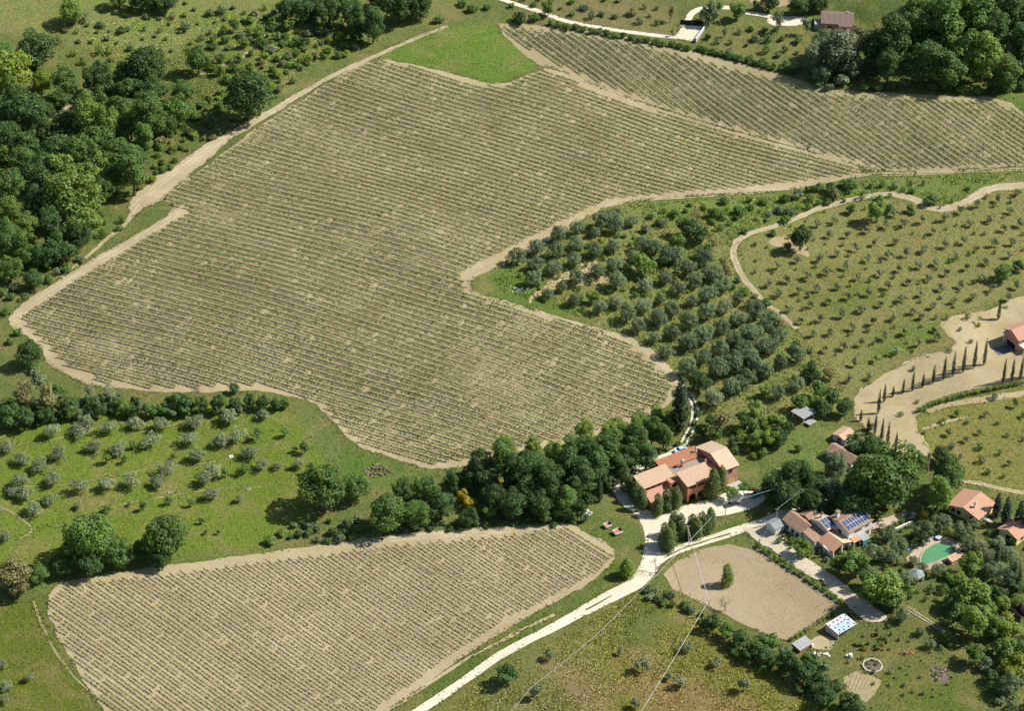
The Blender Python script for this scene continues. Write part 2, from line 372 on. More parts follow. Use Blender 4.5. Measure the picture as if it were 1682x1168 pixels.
F = np.stack([ii[:-1, :-1].ravel(), ii[:-1, 1:].ravel(), ii[1:, 1:].ravel(), ii[1:, :-1].ravel()], 1)
gcol = ground_color(P2)
ground = link('ground', mesh_np('ground', np.column_stack([P2, H(P2[:, 0], P2[:, 1])]), F, [M['grass']], smooth=True, color=gcol))
tag(ground, kind='structure')

# ------------------------------------------------------------------ draped sheets
BARE = []                                        # plan polygons with no grass growing
def densify(poly, step, jag, seed, closed=True):
    out = []; n = len(poly)
    for i in range(n if closed else n - 1):
        a, b = poly[i], poly[(i + 1) % n]; k = max(1, int(np.hypot(*(b - a)) / step))
        for j in range(k): out.append(a + (b - a) * j / k)
    if not closed: out.append(poly[-1])
    out = np.array(out)
    if jag:
        q = out / 4.5 + seed * 13.1
        out = out + jag * 3 * np.stack([fbm(q[:, 0], q[:, 1], 5) - 0.5, fbm(q[:, 0] + 50, q[:, 1] + 31, 5) - 0.5], 1)
    return out
def smooth_closed(poly, it=2):
    for _ in range(it):
        nxt = np.roll(poly, -1, 0); poly = np.stack([0.75 * poly + 0.25 * nxt, 0.25 * poly + 0.75 * nxt], 1).reshape(-1, 2)
    return poly
def sheet(name, px, mat, dz, jag=0.5, grid=2.5, smooth=1, seed=0, kind='structure', plan=None, bare=True, zf=None):
    poly = W2(px) if plan is None else np.asarray(plan, float)
    if smooth: poly = smooth_closed(poly, smooth)
    if bare: BARE.append(poly)
    B = densify(poly, 0.7 if jag else 2.0, jag, seed)
    lo, hi = B.min(0), B.max(0)
    g = np.stack(np.meshgrid(np.arange(lo[0], hi[0], grid), np.arange(lo[1], hi[1], grid)), -1).reshape(-1, 2) + 0.013
    g = g[inside(g, B)]; g = g[pdist(g, B) > 0.6] if len(g) else g
    pts = [Vector(p) for p in B] + [Vector(p) for p in g]; n = len(B)
    v, e, f = delaunay_2d_cdt(pts, [], [list(range(n))], 1, 1e-4)[:3]
    V = np.array([(p[0], p[1]) for p in v]); T = np.array([t for t in f if len(t) == 3])
    a = V[T[:, 1]] - V[T[:, 0]]; b = V[T[:, 2]] - V[T[:, 0]]; flip = (a[:, 0] * b[:, 1] - a[:, 1] * b[:, 0]) < 0
    T[flip] = T[flip][:, ::-1]
    z = (H(V[:, 0], V[:, 1]) if zf is None else zf(V)) + dz
    o = link(name, mesh_np(name, np.column_stack([V, z]), T, [mat], smooth=True))
    tag(o, kind=kind); return o
def catmull(P, step=1.5):
    P = np.asarray(P, float); Q = np.vstack([2 * P[0] - P[1], P, 2 * P[-1] - P[-2]]); out = []
    for i in range(1, len(Q) - 2):
        p0, p1, p2, p3 = Q[i - 1:i + 3]; k = max(2, int(np.hypot(*(p2 - p1)) / step))
        for t in np.linspace(0, 1, k, endpoint=False):
            out.append(0.5 * (2 * p1 + (p2 - p0) * t + (2 * p0 - 5 * p1 + 4 * p2 - p3) * t * t + (3 * p1 - p0 - 3 * p2 + p3) * t ** 3))
    out.append(P[-1]); return np.array(out)
def strip_geo(C, w, dz, jag, seed, off=0.0, wvar=None):
    T = np.gradient(C, axis=0); T /= np.hypot(T[:, 0], T[:, 1])[:, None]; Nn = np.stack([-T[:, 1], T[:, 0]], 1)
    s = np.arange(len(C)); rows = []
    ww = w if wvar is None else np.interp(np.linspace(0, 1, len(C)), np.linspace(0, 1, len(wvar)), wvar)
    for k, u in enumerate((-0.5, -0.2, 0.2, 0.5)):
        j = jag * 2 * (fbm(s * 0.45 + seed * 7.7, np.full(len(C), k * 5.3), 3) - 0.5) if abs(u) == 0.5 else 0
        p = C + Nn * (off + u * ww + j)[:, None] if not np.isscalar(off + u * ww + j) else C + Nn * (off + u * ww + j)
        rows.append(np.column_stack([p, H(p[:, 0], p[:, 1]) + dz]))
    V = np.stack(rows, 1).reshape(-1, 3); n = len(C); i = np.arange(n - 1)
    F = np.concatenate([np.stack([i * 4 + k, (i + 1) * 4 + k, (i + 1) * 4 + k + 1, i * 4 + k + 1][::-1], 1) for k in range(3)])
    return V, F
def strip(name, px, w, mat, dz, jag=0.3, seed=0, off=0.0, wvar=None, kind='structure', bare=True):
    C = catmull(W2(px))
    V, F = strip_geo(C, w, dz, jag, seed, off, wvar)
    if bare: BARE.append(np.vstack([V[0::4, :2], V[3::4, :2][::-1]]))
    o = link(name, mesh_np(name, V, F, [mat], smooth=True)); tag(o, kind=kind); return o

sheet('vineyard_soil', PX['main'], M['soil'], 0.05, 0.8, seed=1)
sheet('vineyard_soil', PX['upper'], M['soil2'], 0.045, 0.6, seed=2)
sheet('vineyard_soil', PX['lower'], M['soil3'], 0.05, 0.7, seed=3)
sheet('dry_earth_slope', PX['tan'], M['tan'], 0.05, 1.4, seed=4, smooth=2)
sheet('paddock_earth', PX['plough'], M['plough'], 0.05, 0.4, seed=5, smooth=0)

# dirt tracks
strip('dirt_track', [(735,43),(680,64),(625,88),(560,117),(500,150),(455,178),(400,210),(340,243)], 3, M['dirt'], 0.085, 0.7, 11, wvar=[1.0,1.2,1.8,2.4,3,3.6,5])
sheet('dirt_track', [(330,240),(372,215),(395,208),(375,232),(330,272),(290,305),(258,330),(232,345),(214,360),(212,335),(225,315),(265,285),(305,262)], M['dirt'], 0.09, 1.1, seed=12)
strip('dirt_track', [(222,345),(205,368),(170,398),(135,428),(100,455)], 1.6, M['dirt'], 0.095, 0.5, 13, wvar=[2.5,1.6,1.2,1.0])
sheet('dirt_track', [(297,344),(306,350),(230,398),(130,456),(60,500),(30,523),(48,548),(80,572),(88,600),(72,590),(66,565),(18,538),(13,520),(48,488),(120,447),(200,398)], M['dirt'], 0.09, 0.5, seed=14)
strip('dirt_track', [(1448,283),(1340,302),(1180,321),(1080,328),(1010,333),(975,347),(935,373),(895,396),(845,426),(800,444),(772,458),(768,468),(785,484),(850,501),(930,526),(1000,547),(1045,564),(1080,592),(1108,622),(1124,645)], 2.2, M['dirt'], 0.09, 0.5, 15, wvar=[1.0,1.0,0.9,0.8,0.6,0.8,1.8,1.4,0.8,1.0,1.6,3.0,2.6])
strip('dirt_track', [(1448,281),(1340,300),(1180,318),(1080,325.5),(1010,330)], 0.7, M['dirt'], 0.093, 0.25, 151)
strip('dirt_track', [(785,486),(850,504),(930,529),(1000,550),(1042,568)], 0.7, M['dirt'], 0.093, 0.25, 152)
strip('dirt_track', [(1760,272),(1682,276),(1560,281),(1448,285)], 1.0, M['dirt'], 0.095, 0.4, 16)
strip('dirt_track', [(1760,275),(1682,279),(1560,284),(1448,288)], 0.8, M['dirt'], 0.075, 0.3, 161)
strip('dirt_track', [(885,112),(905,110),(1000,148),(1140,192),(1300,238),(1440,281)], 0.9, M['dirt'], 0.095, 0.4, 17)
strip('dirt_track', [(1800,290),(1682,303),(1625,311),(1590,330),(1555,343),(1530,342),(1500,327),(1465,319),(1410,325),(1345,343),(1290,366),(1222,388),(1207,405),(1206,425),(1222,458),(1250,490),(1285,518),(1310,540)], 3, M['dirt'], 0.07, 0.6, 18, wvar=[3,4,4,4,2.8,2.4,2.2,2,1.7,1.3])
strip('dirt_track', [(945,861),(915,864),(880,868),(760,877),(640,887),(560,897)], 4, M['dirt'], 0.08, 0.4, 19, wvar=[0.5,2,4,4,3.5,1], bare=True)
strip('footpath', [(0,735),(90,722),(170,700),(240,690)], 0.4, M['path'], 0.05, 0.3, 20)
strip('footpath', [(0,832),(28,848),(48,864),(50,875),(28,890)], 0.6, M['path'], 0.05, 0.25, 21)
strip('footpath', [(60,868),(120,858),(200,830),(280,815),(360,803),(430,800)], 0.35, M['path'], 0.05, 0.3, 22)
strip('footpath', [(0,800),(120,795),(250,770),(330,762),(420,745)], 0.3, M['path'], 0.05, 0.3, 23)
strip('footpath', [(230,710),(300,695),(380,682),(440,684),(475,705)], 0.35, M['path'], 0.05, 0.3, 24)
strip('footpath', [(55,985),(70,1030),(100,1085),(140,1130),(195,1170)], 0.6, M['path'], 0.05, 0.3, 25)
strip('dirt_track', [(640,1168),(740,1100),(830,1050),(910,1010)], 0.8, M['dirt'], 0.06, 0.5, 26)
strip('stream_lane', [(330,122),(350,112),(385,100),(410,84),(440,50),(465,35)], 1.5, M['dirt'], 0.06, 0.3, 27).name = 'lane'
strip('lane', [(0,234),(40,229),(90,190),(140,158),(160,150)], 1.4, M['dirt'], 0.06, 0.3, 28)

# white roads
strip('gravel_road', [(640,1200),(690,1168),(800,1092),(900,1036),(985,990),(1035,964),(1060,942),(1071,915),(1075,890)], 3.0, M['road'], 0.10, 0.25, 31, wvar=[2.6,2.6,2.6,2.7,3.0,4.2,5,5.5])
strip('gravel_road', [(1058,940),(1085,918),(1125,900),(1175,884),(1225,867),(1262,854),(1300,838),(1345,820),(1400,806)], 3.4, M['road'], 0.104, 0.25, 32, wvar=[3.2,3.2,3.2,3.5,3.6,3.2,2.8,2.4])
sheet('farm_yard', [(1074,905),(1060,892),(1057,870),(1046,848),(1020,828),(1006,806),(996,788),(1010,780),(1040,768),(1075,752),(1105,742),(1118,750),(1090,768),(1048,785),(1030,795),(1040,815),(1058,836),(1078,846),(1102,840),(1130,828),(1160,822),(1190,812),(1215,805),(1250,808),(1262,820),(1240,836),(1200,845),(1170,850),(1140,856),(1118,866),(1092,882),(1088,905)], M['road'], 0.108, 0.35, seed=33)
sheet('gravel_drive', [(1215,868),(1238,866),(1262,862),(1272,880),(1290,890),(1310,903),(1330,918),(1352,935),(1385,958),(1412,980),(1440,1000),(1462,1018),(1440,1026),(1415,1020),(1400,1008),(1378,985),(1345,958),(1310,930),(1280,912),(1255,900),(1236,886)], M['drive'], 0.112, 0.9, seed=34)
for o_ in (-0.75, 0.75):
    strip('wheel_track', [(1122,640),(1138,658),(1142,682),(1132,712),(1112,740),(1080,756)], 0.75, M['road'], 0.11, 0.12, 35 + o_, off=o_)
strip('gravel_road', [(818,-4),(850,7),(885,18),(930,34),(980,44),(1040,53),(1100,60),(1135,62)], 2.2, M['road'], 0.07, 0.3, 36)
sheet('gravel_yard', [(1108,60),(1120,43),(1160,42),(1152,52),(1140,68),(1118,64)], M['road'], 0.09, 0.2, seed=37, smooth=0)
strip('gravel_road', [(1128,38),(1138,20),(1160,12),(1200,12)], 2.6, M['road'], 0.085, 0.25, 38)
strip('gravel_road', [(1225,20),(1262,26),(1290,35)], 2.4, M['road'], 0.085, 0.25, 39)
sheet('gravel_yard', [(1258,28),(1322,25),(1332,36),(1300,44),(1262,40)], M['road'], 0.09, 0.4, seed=40)
sheet('ploughed_field', [(1228,-30),(1330,-30),(1318,4),(1270,12),(1225,6)], M['plough'], 0.05, 0.4, seed=41)

# grassy crown down the middle of the white road
V_, F_ = [], []
def crown_strip(name, px, w, seed):
    C = catmull(W2(px)); V, F = strip_geo(C, w, 0.118, 0.25, seed)
    col = ground_color(V[:, :2]) * 0.9 + 0.03
    o = link(name, mesh_np(name, V, F, [M['grass']], smooth=True, color=col)); tag(o, kind='structure')
crown_strip('grass_strip', [(962,1003),(985,990),(1005,979)], 0.5, 51)
crown_strip('grass_strip', [(1090,917),(1125,901),(1160,889),(1200,877)], 0.6, 52)

# other bare patches and plots
sheet('olive_grove_earth', [(905,455),(960,440),(1010,450),(1000,462),(930,470),(900,480),(880,500),(868,495)], M['tan'], 0.04, 1.6, seed=60, smooth=2, bare=False)
sheet('olive_grove_earth', [(950,430),(975,425),(985,440),(960,450)], M['tan'], 0.04, 0.6, seed=61, smooth=2, bare=False)
sheet('garden_plot', [(1384,1122),(1402,1102),(1440,1112),(1452,1122),(1432,1140),(1420,1155),(1400,1150)], M['soil2'], 0.045, 1.2, seed=62, smooth=2)
sheet('garden_plot', [(1315,1060),(1345,1040),(1375,1050),(1352,1075)], M['soil3'], 0.045, 1.0, seed=63, smooth=2)
sheet('ash_patch', [(1526,1092),(1540,1090),(1556,1105),(1562,1122),(1550,1126),(1535,1110)], M['earth_dark'], 0.045, 0.9, seed=64, smooth=2)
sheet('bare_patch', [(1255,400),(1300,380),(1335,415),(1325,425),(1295,412)], M['tan'], 0.04, 1.6, seed=66, smooth=2, bare=False)
sheet('garden_lane', [(1420,866),(1450,850),(1500,838),(1512,846),(1470,862),(1440,872)], M['pave'], 0.05, 0.5, seed=67, smooth=1)
sheet('bare_patch', [(1520,672),(1560,660),(1640,648),(1700,640),(1700,648),(1640,658),(1560,668),(1525,682)], M['tan'], 0.06, 0.5, seed=68)
strip('dirt_track', [(1516,705),(1550,694),(1590,684)], 1.2, M['tan'], 0.06, 0.4, 69)
strip('gravel_road', [(1700,812),(1650,805),(1610,795),(1570,790)], 1.8, M['tan'], 0.06, 0.4, 70)
sheet('terrace', [(1629,572),(1662,565),(1672,576),(1640,584)], mat_plain('slate_terrace', (0.10, 0.11, 0.13), 0.6), 0.10, 0, seed=71, smooth=0)
sheet('poolside', [(1486,914),(1540,878),(1574,888),(1584,902),(1562,918),(1534,934),(1508,938),(1496,928)], M['pave'], 0.05, 0.2, seed=72, smooth=1)

# old wheel marks in the paddock
M['mark'] = mat_soil('wheel_mark', (0.37, 0.30, 0.195), (0.41, 0.335, 0.22), (0.45, 0.375, 0.255), clod=0.5)
for k_, pts_ in enumerate([[(1112,958),(1120,930),(1160,912),(1200,905),(1250,928)], [(1125,962),(1150,945),(1190,930),(1240,950),(1290,985)], [(1220,995),(1245,975),(1275,985),(1285,1005),(1260,1015),(1235,1005)], [(1160,985),(1210,1010),(1260,1035),(1292,1044)], [(1300,1035),(1320,1015),(1345,1000),(1362,998)], [(1135,970),(1180,985),(1230,1020)], [(1280,960),(1310,985),(1325,1010),(1300,1020)]]):
    for o_ in (-.8, .8): strip('wheel_mark', pts_, 0.28, M['mark'], 0.062, 0.25, 80 + k_ + o_, off=o_, bare=False)

# wheel ruts worn into the dirt tracks
M['rut'] = mat_soil('pale_rut', (0.46, 0.39, 0.26), (0.52, 0.45, 0.32), (0.60, 0.53, 0.40), weed=0.3, clod=0.3)
for k_, (pts_, w_) in enumerate([([(735,43),(680,64),(625,88),(560,117),(500,150),(455,178),(400,210),(345,243),(300,275),(255,308),(225,335),(214,352)], .75), ([(295,350),(220,397),(125,455),(55,500),(28,522)], .8),
        ([(1682,303),(1625,311),(1590,330),(1555,343),(1530,342),(1500,327),(1465,319),(1410,325),(1345,343),(1290,366),(1222,388),(1207,405),(1206,425),(1222,458),(1250,490)], .7), ([(640,887),(760,877),(880,868),(930,863)], .7)]):
    for o_ in (-w_, w_): strip('wheel_rut', pts_, 0.32, M['rut'], 0.102, 0.3, 100 + k_ + o_, off=o_, bare=False)
# ------------------------------------------------------------------ vine rows
_ORD = ['first','second','third','fourth','fifth','sixth','seventh','eighth','ninth','tenth','eleventh','twelfth','thirteenth','fourteenth','fifteenth','sixteenth','seventeenth','eighteenth','nineteenth']
_TEN = {2:'twenty',3:'thirty',4:'forty',5:'fifty',6:'sixty',7:'seventy',8:'eighty',9:'ninety'}
_TENTH = {2:'twentieth',3:'thirtieth',4:'fortieth',5:'fiftieth',6:'sixtieth',7:'seventieth',8:'eightieth',9:'ninetieth'}
def ordw(n):
    if n < 20: return _ORD[n - 1]
    if n >= 100: return 'hundredth' if n == 100 else 'hundred and ' + ordw(n - 100)
    return _TENTH[n // 10] if n % 10 == 0 else _TEN[n // 10] + '-' + _ORD[n % 10 - 1]
def clip_line(a, d, poly):
    ts = []; n = len(poly)
    for i in range(n):
        p, q = poly[i], poly[(i + 1) % n]; e = q - p; den = d[0] * e[1] - d[1] * e[0]
        if abs(den) < 1e-9: continue
        w = p - a; t = (w[0] * e[1] - w[1] * e[0]) / den; s = (w[0] * d[1] - w[1] * d[0]) / den
        if 0 <= s < 1: ts.append(t)
    ts.sort(); return [(ts[i], ts[i + 1]) for i in range(0, len(ts) - 1, 2)]
def quads(C, Nn, size, aspect, rng):
    n = len(C); r = rng.randn(n, 3); t = np.cross(Nn, r); t /= np.linalg.norm(t, axis=1)[:, None] + 1e-9
    b = np.cross(Nn, t); s = size[:, None]
    V = np.stack([C - t * s, C - b * s * aspect, C + t * s, C + b * s * aspect], 1).reshape(-1, 3)
    return V, np.arange(n * 4).reshape(-1, 4)
def unit(a): return a / (np.linalg.norm(a, axis=1)[:, None] + 1e-9)
def sticks(P, Q, r, sides=3):
    n = len(P); ang = np.arange(sides) * 2 * math.pi / sides
    off = np.stack([np.cos(ang), np.sin(ang), np.zeros(sides)], 1)
    V = np.stack([P[:, None] + off[None] * r, Q[:, None] + off[None] * r], 1).reshape(-1, 3)
    base = (np.arange(n) * sides * 2)[:, None]; fs = []
    for k in range(sides):
        j = (k + 1) % sides; fs.append(base + np.array([[k, j, sides + j, sides + k]]))
    return V, np.concatenate(fs)
def vineyard(px, gtop, gbot, spacing, step, leafmat, kind, place, group, seed):
    rng = np.random.RandomState(seed); poly = W2(px)
    a0, a1 = W2(gtop); b0, b1 = W2(gbot)
    d0 = (a1 - a0) / np.hypot(*(a1 - a0)); d1 = (b1 - b0) / np.hypot(*(b1 - b0))
    A = (a0 + a1) / 2; nrm = np.array([d0[1], -d0[0]]);
    B = (b0 + b1) / 2; t = ((A - B) @ np.array([d1[1], -d1[0]]))
    # where the perpendicular from A meets the bottom guide line
    den = nrm[0] * d1[1] - nrm[1] * d1[0]; w = B - A; k = (w[0] * d1[1] - w[1] * d1[0]) / den
    N = int(abs(k) / spacing); num = 0
    for i in range(-12, N + 13):
        f = i / N; a = A + nrm * k * f; d = d0 * (1 - f) + d1 * f; d = d / np.hypot(*d)
        segs = [s for s in clip_line(a, d, poly) if s[1] - s[0] > 3]
        if not segs: continue
        num += 1
        s = np.concatenate([np.arange(u + rng.rand() * step, v, step) for u, v in segs])
        s = s + rng.uniform(-0.12, 0.12, len(s))
        sd = np.array([-d[1], d[0]]); vmin = 0.5
        p = a + s[:, None] * d + (0.12 * np.sin(s / 9 + i))[:, None] * sd
        gap = fbm(p[:, 0] / 9, p[:, 1] / 9, 3)
        keep = (rng.rand(len(s)) > (0.02 if kind == 'young' else 0.025)) & (gap > 0.10 + 0.05 * rng.randn(len(s)))
        if kind == 'young': vmin = 0.75
        p = p[keep]
        if len(p) < 2: continue
        n = len(p); z = H(p[:, 0], p[:, 1]) + 0.05; P3 = np.column_stack([p, z]); g = gap[keep]
        vig = np.clip(0.78 + 1.0 * (fbm(p[:, 0] / 14 + 40, p[:, 1] / 14, 3) - 0.35) + 1.1 * (fbm(p[:, 0] / 42 + 9, p[:, 1] / 42 + 3, 2) - 0.38) + 0.2 * rng.randn(n), vmin, 1.35)
        D3 = np.array([d[0], d[1], 0]); S3 = np.array([sd[0], sd[1], 0])
        if kind == 'young': nl = 24; zr = (0.48, 1.15); al = 0.50; ac = 0.09; sz = (0.09, 0.165)
        else: nl = 28; zr = (0.50, 1.28); al = 0.72; ac = 0.18; sz = (0.11, 0.22)
        idx = np.repeat(np.arange(n), nl); m = len(idx); vv = vig[idx]
        on = rng.rand(m) < vv; idx = idx[on]; m = len(idx); vv = vig[idx]
        zz = zr[0] + (zr[1] - zr[0]) * rng.rand(m) * (0.55 + 0.45 * vv)
        C = P3[idx] + D3 * (rng.uniform(-al, al, m))[:, None] + S3 * (rng.normal(0, ac, m))[:, None]; C[:, 2] += zz
        V, Fq = quads(C, unit(rng.randn(m, 3) + np.array([0.2, 0, 0.5])), rng.uniform(*sz, m) * 1.15, 0.75, rng)
        root = empty('vine_row', tuple(P3[0]))
        tag(root, 'vine row, %s from the %s' % (ordw(num), place), 'vine row', group)
        o = P3[0]
        link('foliage', mesh_np('foliage', V - o, Fq, [leafmat]), root)
        top = P3 + D3 * rng.uniform(-.1, .1, n)[:, None] + np.array([0, 0, 0.78 if kind != 'young' else 0.7])
        V, Fq = sticks(P3, top, 0.05 if kind != 'young' else 0.03)
        tr = link('trunks', mesh_np('trunks', V - o, Fq, [M['vinewood']]), root); tr['kind'] = 'stuff'
        if kind == 'young': q = P3[rng.rand(n) < 0.55]; hh = rng.uniform(0.7, 1.0, len(q)); rr = 0.055; mt = M['stake']; nm = 'stakes'
        else: q = P3[(np.arange(n) % 6) == 0]; hh = rng.uniform(1.45, 1.75, len(q)); rr = 0.05; mt = M['post']; nm = 'posts'
        if len(q):
            q2 = q.copy(); q2[:, 2] += hh; V, Fq = sticks(q + S3 * 0.05, q2 + S3 * 0.05, rr, 4)
            po = link(nm, mesh_np(nm, V - o, Fq, [mt]), root); po['kind'] = 'stuff'
VM = [(622,99),(700,117),(820,148),(893,118),(1000,160),(1140,204),(1300,248),(1425,285),(1300,298),(1150,314),(1000,327),(940,356),(870,391),(800,427),(752,452),(764,478),(850,507),(930,532),(1030,564),(1072,600),(1106,634),(1092,662),(1000,700),(900,728),(800,750),(705,766),(600,734),(560,700),(528,662),(470,643),(400,632),(330,638),(250,638),(170,628),(112,604),(82,572),(34,523),(130,462),(310,352),(268,327),(345,272),(452,195),(545,135)]
vineyard(VM, [(893,114),(1425,280)], [(405,681),(705,770)], 2.42, 0.95, LEAF['vine'], 'old', 'top of the large central vineyard', 'trellised rows of the large central vineyard', 1)
VU = [(812,45),(900,52),(1000,66),(1100,88),(1200,114),(1290,136),(1350,157),(1450,162),(1560,168),(1640,168),(1700,205),(1780,222),(1780,268),(1682,271),(1560,275),(1455,279),(1300,234),(1140,188),(1000,142),(915,106)]
vineyard(VU, [(1640,166),(1740,236)], [(812,45),(912,120)], 2.35, 0.95, LEAF['vine2'], 'old', 'right of the upper vineyard', 'trellised rows of the upper right vineyard', 2)
VL = [(78,992),(112,962),(210,952),(330,940),(480,920),(620,902),(760,890),(880,876),(935,868),(975,888),(1010,914),(985,940),(930,970),(840,1016),(745,1076),(640,1150),(560,1210),(220,1210),(158,1140),(112,1070)]
vineyard(VL, [(900,866),(980,916)], [(110,1075),(240,1168)], 2.38, 0.85, LEAF['vine3'], 'young', 'right end of the young lower vineyard', 'staked rows of the young lower vineyard', 3)

# ------------------------------------------------------------------ tree prototypes
def make_crown(clumps, nleaf, size, rng, up=0.5, cull=0.72, aspect=0.7):
    """leaf-sized faces over the skins of many clumps; faces buried inside other clumps are dropped"""
    C = np.array([c[:3] for c in clumps]); Rr = np.array([c[3] for c in clumps]); SZ = np.array([c[4] if len(c) > 4 else 1.0 for c in clumps])
    share = Rr ** 2 / (Rr ** 2).sum(); idx = np.repeat(np.arange(len(C)), np.maximum(6, (share * nleaf).astype(int)))
    d = unit(rng.randn(len(idx), 3)); low = d[:, 2] < -0.35; d[low, 2] *= rng.choice([-1, 1], low.sum())
    rad = Rr[idx] * rng.uniform(0.72, 1.12, len(idx))
    sc = np.ones((len(idx), 3)); sc[:, 2] = SZ[idx]
    p = C[idx] + d * rad[:, None] * sc
    keep = np.ones(len(p), bool)
    for k in range(len(C)):
        q = (p - C[k]); q[:, 2] /= SZ[k]
        keep &= ~((np.linalg.norm(q, axis=1) < Rr[k] * cull) & (idx != k) & (rng.rand(len(p)) < 0.9))
    p = p[keep]; d = d[keep]
    nn = unit(d + 0.38 * rng.randn(len(p), 3) + np.array([0, 0, up]))
    return quads(p, nn, size * rng.uniform(0.55, 1.25, len(p)), aspect, rng)
def make_trunk(h, r, tips, rng, sides=6):
    mb = MB(); b = Vector((0, 0, -0.3)); mid = Vector((rng.uniform(-.1, .1) * h, rng.uniform(-.1, .1) * h, h * 0.55)); top = mid + Vector((rng.uniform(-.06, .06) * h, rng.uniform(-.06, .06) * h, h * 0.45))
    mb.tube([b, Vector((mid.x * .5, mid.y * .5, h * .25)), mid, top], [r * 1.25, r, r * .8, r * .55], sides)
    for t in tips:
        t = Vector(t); m = top.lerp(t, 0.5) + Vector((0, 0, 0.1 * h)); mb.tube([mid.lerp(top, rng.rand()), m, t], [r * .5, r * .33, r * .12], 5)
    return mb
def mb_mesh(mb, name, mat):
    me = bpy.data.meshes.new(name); me.from_pydata(mb.v, [], mb.f); me.materials.append(mat); me.update(); return me
PROTO = {}
def blob_clumps(rng, w, h0, h1, n, rc, flat=0.85, hollow=0.5):
    """clump centres through an uneven ellipsoid of width w between heights h0 and h1"""
    out = []; cz = (h0 + h1) / 2; hz = (h1 - h0) / 2; lob = rng.uniform(0, 6.28, 3)
    for i in range(n):
        d = rng.randn(3); d /= np.linalg.norm(d); k = rng.uniform(hollow, 1.0)
        a = math.atan2(d[1], d[0]); uneven = 1 + 0.16 * math.sin(2 * a + lob[0]) + 0.10 * math.sin(3 * a + lob[1])
        r = rc * rng.uniform(0.7, 1.3)
        x, y = d[0] * k * (w / 2 - r * .7) * uneven, d[1] * k * (w / 2 - r * .7) * uneven
        z = cz + d[2] * k * (hz - r * .6)
        out.append((x, y, z, r, flat))
    return out
def proto(kind, variants, fn, w, h):
    PROTO[kind] = ([fn(np.random.RandomState(sum(map(ord, kind)) * 31 + v), v) for v in range(variants)], w, h)
def std(w, h, h0, n, rc, nleaf, size, trunk_r, bark='bark', hollow=0.5, flat=0.85, aspect=0.7, cull=0.72):
    def fn(rng, v):
        ww = w * rng.uniform(0.93, 1.07); cl = blob_clumps(rng, ww, h0, h, n, rc, flat, hollow)
        V, Fq = make_crown(cl, nleaf, size, rng, aspect=aspect, cull=cull)
        tips = [cl[i][:3] for i in rng.choice(len(cl), min(6, len(cl)), replace=False)]
        return (mesh_np('crown', V, Fq, [LEAF['mid']]), mb_mesh(make_trunk(h0 + (h - h0) * 0.35, trunk_r, tips, rng), 'trunk', M[bark]))
    return fn
proto('broad', 7, std(10, 10, 1.2, 60, 1.35, 8200, 0.27, 0.32), 10, 10)
proto('tall', 6, std(7.5, 13, 1.6, 56, 1.2, 7600, 0.26, 0.26, hollow=0.35), 7.5, 13)
proto('small', 5, std(5, 5.4, 0.7, 24, 0.85, 2600, 0.22, 0.13), 5, 5.4)
proto('olive', 6, std(5.2, 5.0, 0.55, 40, 0.80, 3900, 0.165, 0.22, hollow=0.62), 5.4, 5.0)
proto('feather', 5, std(5.2, 4.2, 0.5, 24, 0.75, 1500, 0.16, 0.12, hollow=0.3, cull=0.35), 5.2, 4.2)
proto('youngolive', 5, std(3.2, 3.0, 0.5, 12, 0.55, 700, 0.15, 0.07, hollow=0.3, cull=0.4), 3.2, 3.0)
proto('thin', 3, std(4, 7.0, 1.0, 14, 0.8, 620, 0.22, 0.10, hollow=0.2, cull=0.3), 4, 7)
proto('shrub', 8, std(3.2, 1.9, 0.0, 16, 0.56, 950, 0.17, 0.06, flat=0.75, hollow=0.25, cull=0.5), 3.0, 1.9)
proto('bush', 3, std(1.5, 1.3, 0.1, 7, 0.42, 330, 0.13, 0.04, flat=0.9), 1.5, 1.3)
def cyp(w, h, nleaf, size, jit, oval=False):
    def fn(rng, v):
        cl = []; n = 26
        for i in range(n):
            t = (i + 0.3) / n; r = w / 2 * (min(1, t / 0.12) ** .6) * (1 - t ** (3.2 if oval else 2.4)) ** .8 + 0.10
            if oval: r *= rng.uniform(0.8, 1.12)
            for k in range(2):
                a = rng.uniform(0, 6.28); cl.append((math.cos(a) * r * jit, math.sin(a) * r * jit, 0.25 + t * (h - 0.45), r * (0.78 if k else 0.9), 1.3 if not oval else 1.0))
        V, Fq = make_crown(cl, nleaf, size, rng, up=0.5, cull=0.5, aspect=0.55)
        mb = MB().tube([Vector((0, 0, -0.3)), Vector((0, 0, h * .5)), Vector((0, 0, h * .85))], [0.14, 0.1, 0.03], 6)
        return (mesh_np('crown', V, Fq, [LEAF['cypress']]), mb_mesh(mb, 'trunk', M['bark']))
    return fn
proto('cypress', 4, cyp(1.25, 8.0, 1700, 0.15, 0.22), 1.25, 8.0)
proto('poplar', 4, cyp(3.2, 9.0, 4200, 0.22, 0.36, True), 3.2, 9.0)
def pinef(rng, v):
    cl = [(math.cos(a) * r, math.sin(a) * r, 4.9 + rng.uniform(-.5, .5) - r * .15, rng.uniform(.7, 1.0), 0.7) for a, r in zip(rng.uniform(0, 6.28, 22), 2.4 * np.sqrt(rng.rand(22)))]
    V, Fq = make_crown(cl, 2600, 0.2, rng)
    tips = [cl[i][:3] for i in range(8)]
    return (mesh_np('crown', V, Fq, [LEAF['mid']]), mb_mesh(make_trunk(4.2, 0.17, tips, rng), 'trunk', M['bark']))
proto('pine', 2, pinef, 6.2, 6.0)
